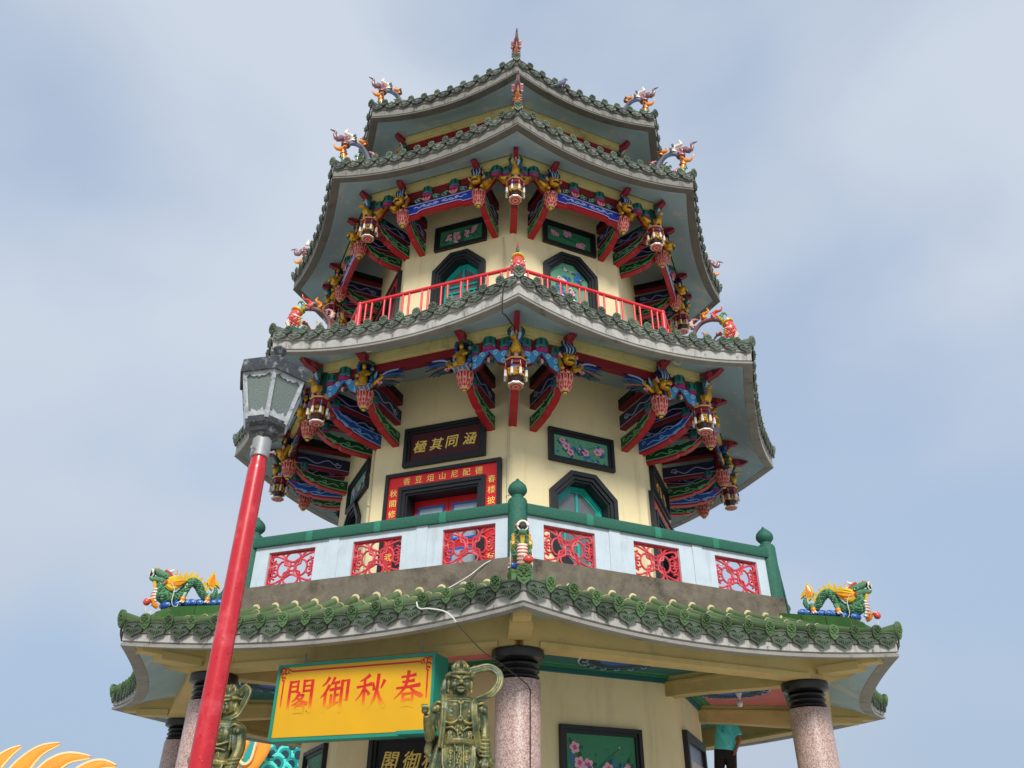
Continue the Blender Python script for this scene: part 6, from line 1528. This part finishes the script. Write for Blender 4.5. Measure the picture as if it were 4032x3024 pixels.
cable('strung_wire', [FP3(-1, 3.6, -2.2, 4.55), FP3(-1, 3.4, 0, 4.56), FP3(-1, 3.5, 1.4, 4.62), FP3(0, 3.45, 0, 4.56), FP3(0, 3.6, 2.2, 4.5)], 0.003, 'cable_white', 'hair-thin wire strung across the second-storey walls above the parapet')
cable('hooked_pipe', [(4.05, -1.0, 4.95), (4.10, -1.0, 5.0), (4.14, -1.0, 4.95), (4.12, -1.0, 4.83), (4.0, -1.0, 4.77)], 0.015, 'cable_white', 'short hooked white pipe end beside the second-storey wall on the right')
PM = FF(0, 4.523*C22+0.0, -0.655, 14.36) @ Matrix.Rotation(rad(70), 4, 'Z')
T = thing('pigeon', None, 'grey pigeon perched among the tiles of the topmost eave', 'bird', M=PM)
mb = MB(); mb.tube(spl([(-0.16, 0, 0.02), (-0.08, 0, 0.05), (0.0, 0, 0.10), (0.05, 0, 0.17), (0.07, 0, 0.23)], 4), interp([0.015, 0.05, 0.075, 0.055, 0.032], 17), 'pigeon_grey', 10); mb.blob((0.085, 0, 0.25), (0.042, 0.034, 0.035), 'pigeon_grey', 9, 7); put('body', mb.mesh('body'), T, PM)
mb = MB(); mb.tube([(0.12, 0, 0.248), (0.155, 0, 0.24)], [0.012, 0.003], 'd_black', 6); put('beak', mb.mesh('beak'), T, PM)
mb = MB(); mb.tube([(-0.08, 0, 0.04), (-0.24, 0, -0.02)], [0.04, 0.035], 'd_grey', 6, nrm=(0, 0, 1), th=0.25); put('tail', mb.mesh('tail'), T, PM)
for s in (-1, 1): mb = MB(); mb.tube([(0.01, s*0.02, 0.06), (0.02, s*0.02, 0.0)], 0.008, 'd_pink', 5); put('leg', mb.mesh('leg'), T, PM)

# ================================================================== worker on a ladder under the far gallery
HX, HY, HZ = 4.15, 1.29, 1.02                              # feet
HM = Matrix.Translation((HX, HY, HZ)) @ Matrix.Rotation(rad(-20), 4, 'Z') @ Matrix.Rotation(rad(7), 4, 'Y') @ Matrix.Diagonal((1.12, 1.1, 1.0, 1))
T = thing('person', (HX, HY, HZ), 'person in turquoise shirt and dark trousers seen from behind under the gallery', 'person', M=HM)
def skinned(mb, name, m, vox=0.014):
    me = mb.mesh(name, 0, weld=False); me.polygons.foreach_set('use_smooth', [True]*len(me.polygons)); o = put(name, me, T, HM)
    r = o.modifiers.new('remesh', 'REMESH'); r.mode = 'VOXEL'; r.voxel_size = vox; r.use_smooth_shade = True
    s = o.modifiers.new('smooth', 'SMOOTH'); s.factor = 0.5; s.iterations = 3; return o
def limb(mb, pts, r, m): mb.tube(spl(pts, 4), interp(r, (len(pts)-1)*4+1), m, 10)
b = MB()
b.blob((0, 0.02, 1.56), (0.075, 0.095, 0.115), 'skin', 14, 10); limb(b, [(0, 0.0, 1.38), (0, 0.0, 1.42), (0, 0.015, 1.5)], [0.06, 0.055, 0.055], 'skin')
b.tube([(0, 0.11, 1.57), (0, 0.135, 1.545)], [0.012, 0.016], 'skin', 6)
for s in (-1, 1):
    b.blob((s*0.078, 0.02, 1.555), (0.014, 0.025, 0.033), 'skin', 7, 5); b.blob((s*0.03, 0.105, 1.575), 0.013, 'skin', 6, 5)
    if s < 0:
        limb(b, [(s*0.12, 0, 1.38), (s*0.18, 0.12, 1.56), (s*0.20, 0.30, 1.44)], [0.05, 0.042, 0.032], 'skin'); hx, hy, hz_, fd = s*0.215, 0.34, 1.45, (0, 0.035, 0.01)
    else:
        limb(b, [(0.16, 0, 1.34), (0.235, -0.04, 1.10), (0.19, -0.09, 0.90)], [0.05, 0.042, 0.032], 'skin'); hx, hy, hz_, fd = 0.18, -0.105, 0.86, (-0.012, -0.01, -0.035)
    b.blob((hx, hy, hz_), (0.035, 0.04, 0.045), 'skin', 8, 6)
    for j in range(4): b.tube(spl([(hx+0.013*(j-1.5)+fd[0], hy+fd[1], hz_+fd[2]), (hx+0.013*(j-1.5)+fd[0]*2, hy+fd[1]*2, hz_+fd[2]*2), (hx+0.013*(j-1.5)+fd[0]*2.6, hy+fd[1]*2.4+0.01, hz_+fd[2]*2.6)], 3), 0.009, 'skin', 6)
    b.tube([(hx-s*0.03, hy, hz_), (hx-s*0.045, hy+fd[1]*0.8, hz_+fd[2]*0.8)], [0.011, 0.009], 'skin', 6)
    limb(b, [(s*0.09, 0, 0.88), (s*0.10, 0.02, 0.48), (s*0.10, 0.0, 0.06)], [0.07, 0.05, 0.035], 'skin'); b.blob((s*0.10, 0.07, 0.035), (0.045, 0.12, 0.035), 'skin', 8, 6)
b.lathe([(0.12, 0.85), (0.13, 1.05), (0.15, 1.25), (0.10, 1.38)], 14, 'skin', sy=0.65)
skinned(b, 'body', 'skin')
s_ = MB(); s_.lathe([(0.185, 0.86), (0.178, 0.95), (0.165, 1.08), (0.160, 1.24), (0.145, 1.34), (0.08, 1.43)], 18, 'shirt', sy=0.72)
limb(s_, [(-0.10, 0, 1.36), (-0.15, 0.05, 1.44), (-0.17, 0.10, 1.54)], [0.075, 0.07, 0.06], 'shirt'); limb(s_, [(0.12, 0, 1.35), (0.18, -0.02, 1.26), (0.225, -0.035, 1.14)], [0.075, 0.07, 0.066], 'shirt')
for j in range(6): s_.tube(spl([(-0.14+0.04*j, -0.135, 1.28-0.05*(j % 3)), (-0.05+0.03*j, -0.14, 1.1), (0.03+0.02*j, -0.13, 0.92)], 4), interp([0.006, 0.026, 0.012], 9), 'shirt', 6)
skinned(s_, 'shirt', 'shirt', 0.012)
t_ = MB(); t_.lathe([(0.15, 0.72), (0.178, 0.80), (0.172, 0.93), (0.16, 0.965)], 16, 'trousers', sy=0.72)
for s in (-1, 1): limb(t_, [(s*0.085, 0, 0.84), (s*0.105, 0.02, 0.48), (s*0.105, 0.0, 0.10)], [0.108, 0.085, 0.068], 'trousers')
skinned(t_, 'trousers', 'trousers')
h_ = MB(); h_.blob((0, -0.005, 1.60), (0.085, 0.10, 0.095), 'hair', 12, 9); put('hair', h_.mesh('hair'), T, HM)
LDM = Matrix.Translation((4.20, 1.55, GZ))
T2 = thing('stepladder', (4.20, 1.55, GZ), 'dark stepladder rail below the person in the turquoise shirt', 'ladder')
for s in (-1, 1):
    mb = MB(); mb.tube([(s*0.30, -0.6, 0), (s*0.22, 0.05, 3.1)], 0.028, 'trousers', 6); put('side_rail', mb.mesh('side_rail'), T2, LDM)
    mb = MB(); mb.tube([(s*0.34, 0.9, 0), (s*0.22, 0.12, 3.1)], 0.022, 'trousers', 6); put('rear_rail', mb.mesh('rear_rail'), T2, LDM)
for i in range(9):
    q = (i+1)/10; mb = MB(); mb.box(-0.30+0.08*q, 0.30-0.08*q, -0.6+0.65*q-0.10, -0.6+0.65*q+0.02, 3.1*q-0.58*0, 3.1*q+0.03, 'aluminium'); put('tread', mb.mesh('tread'), T2, LDM)

# ================================================================== giant painted dragon in the background
BY = 2.79
T = thing('giant_dragon', (-16.5, BY*1.95+14.45, GZ), 'giant outdoor dragon sculpture with orange spines and aqua scales behind the pagoda', 'sculpture')
DM = Matrix.Translation((0, 14.45, 0)) @ Matrix.Scale(1.95, 4)             # it stands well beyond the pagoda, in the open
def BG(mb, n, sm=40): return put(n, mb.mesh(n, sm), T, DM)
mb = MB(); mb.tube(spl([(-16, BY+1, 0.2), (-12.5, BY+0.3, 0.75), (-9.5, BY+0.25, 0.85), (-7.5, BY+0.3, 0.55), (-6.2, BY+0.35, 0.35), (-5.2, BY+0.5, 1.4), (-4.1, BY+0.6, 2.1), (-3.0, BY+0.6, 1.7), (-2.0, BY+0.8, 0.4), (-1.2, BY+1.0, GZ)], 5), interp([0.6, 0.6, 0.62, 0.6, 0.6, 0.75, 0.9, 0.8, 0.7, 0.7], 46), 'scale_teal', 16); BG(mb, 'body')
SC = MB()
for q in range(3):
    SC.M = Matrix.Translation((0, -0.01*q, 0)) @ Matrix.Rotation(PI/2, 4, 'X'); SC.lathe([((0.16, 0.115, 0.07)[q], 0), ((0.16, 0.115, 0.07)[q]*0.92, 0.022)], 16, ('scale_aqua', 'scale_teal', 'scale_dark')[q])
SC.M = I4; SCM = SC.mesh('scale', 30)
for row in range(9):
    for c in range(8):
        x = -4.72+c*0.27+(0.135 if row % 2 else 0); z = 1.25+row*0.155
        cz = 2.05-0.35*max(0, -4.3-x)*2.0; rr = 0.9; dz = z-cz
        if abs(dz) > rr*0.95 : continue
        y = BY+0.58-math.sqrt(max(0, rr*rr-dz*dz))-0.07
        put('scale', SCM, T, DM @ Matrix.Translation((x, y, z)) @ Matrix.Rotation(-math.asin(dz/rr)*0.8+rad(6), 4, 'X') @ Matrix.Scale(1.22, 4))
for pts, w in (([(-10.6, 1.2), (-10.42, 1.62), (-10.2, 1.88), (-10.0, 2.01)], 0.20), ([(-10.05, 1.2), (-9.85, 1.62), (-9.58, 1.93), (-9.22, 2.07)], 0.24), ([(-9.5, 1.25), (-9.25, 1.62), (-8.95, 1.80), (-8.52, 1.82)], 0.24), ([(-8.85, 1.15), (-8.6, 1.5), (-8.3, 1.68), (-7.95, 1.66)], 0.22), ([(-5.75, 1.2), (-5.7, 1.55), (-5.55, 1.75), (-5.38, 1.86)], 0.14)):
    mb = MB(); P = spl([(p[0], BY-0.1, p[1]) for p in pts], 5); R = interp([w, w*0.8, w*0.45, 0.02], len(P)); mb.tube(P, R, 'fin_orange', 10, nrm=(0, 1, 0), th=0.45)
    e = []
    for sgn in (1, -1):
        L_ = []
        for i, p in enumerate(P):
            t = (P[min(i+1, len(P)-1)]-P[max(i-1, 0)]).normalized(); bn = t.cross(Vector((0, 1, 0))).normalized(); L_.append(p+bn*R[i]*sgn*0.96+Vector((0, -0.02, 0)))
        mb.tube(L_, interp([0.04, 0.035, 0.012], len(P)), 'fin_cream', 6)
    BG(mb, 'spine')
mb = MB(); pl = spl([(-5.42, BY-0.75, 1.4), (-5.38, BY-0.75, 1.75), (-5.25, BY-0.75, 1.98), (-5.12, BY-0.75, 2.06)], 4); mb.tube(pl, interp([0.16, 0.17, 0.14, 0.05], len(pl)), 'fin_orange', 9, nrm=(0, 1, 0), th=0.4)
pl = spl([(-5.15, BY-0.75, 1.45), (-4.95, BY-0.75, 1.68), (-4.83, BY-0.75, 1.9), (-4.80, BY-0.75, 2.1)], 4); mb.tube(pl, interp([0.14, 0.13, 0.14, 0.14], len(pl)), 'fin_orange', 9, nrm=(0, 1, 0), th=0.4)
pl = spl([(-5.26, BY-0.85, 2.0), (-5.24, BY-0.85, 1.75), (-5.12, BY-0.85, 1.64), (-5.0, BY-0.85, 1.72), (-4.95, BY-0.85, 2.05)], 4); mb.tube(pl, 0.03, 'fin_cream', 6); BG(mb, 'whisker_horn')
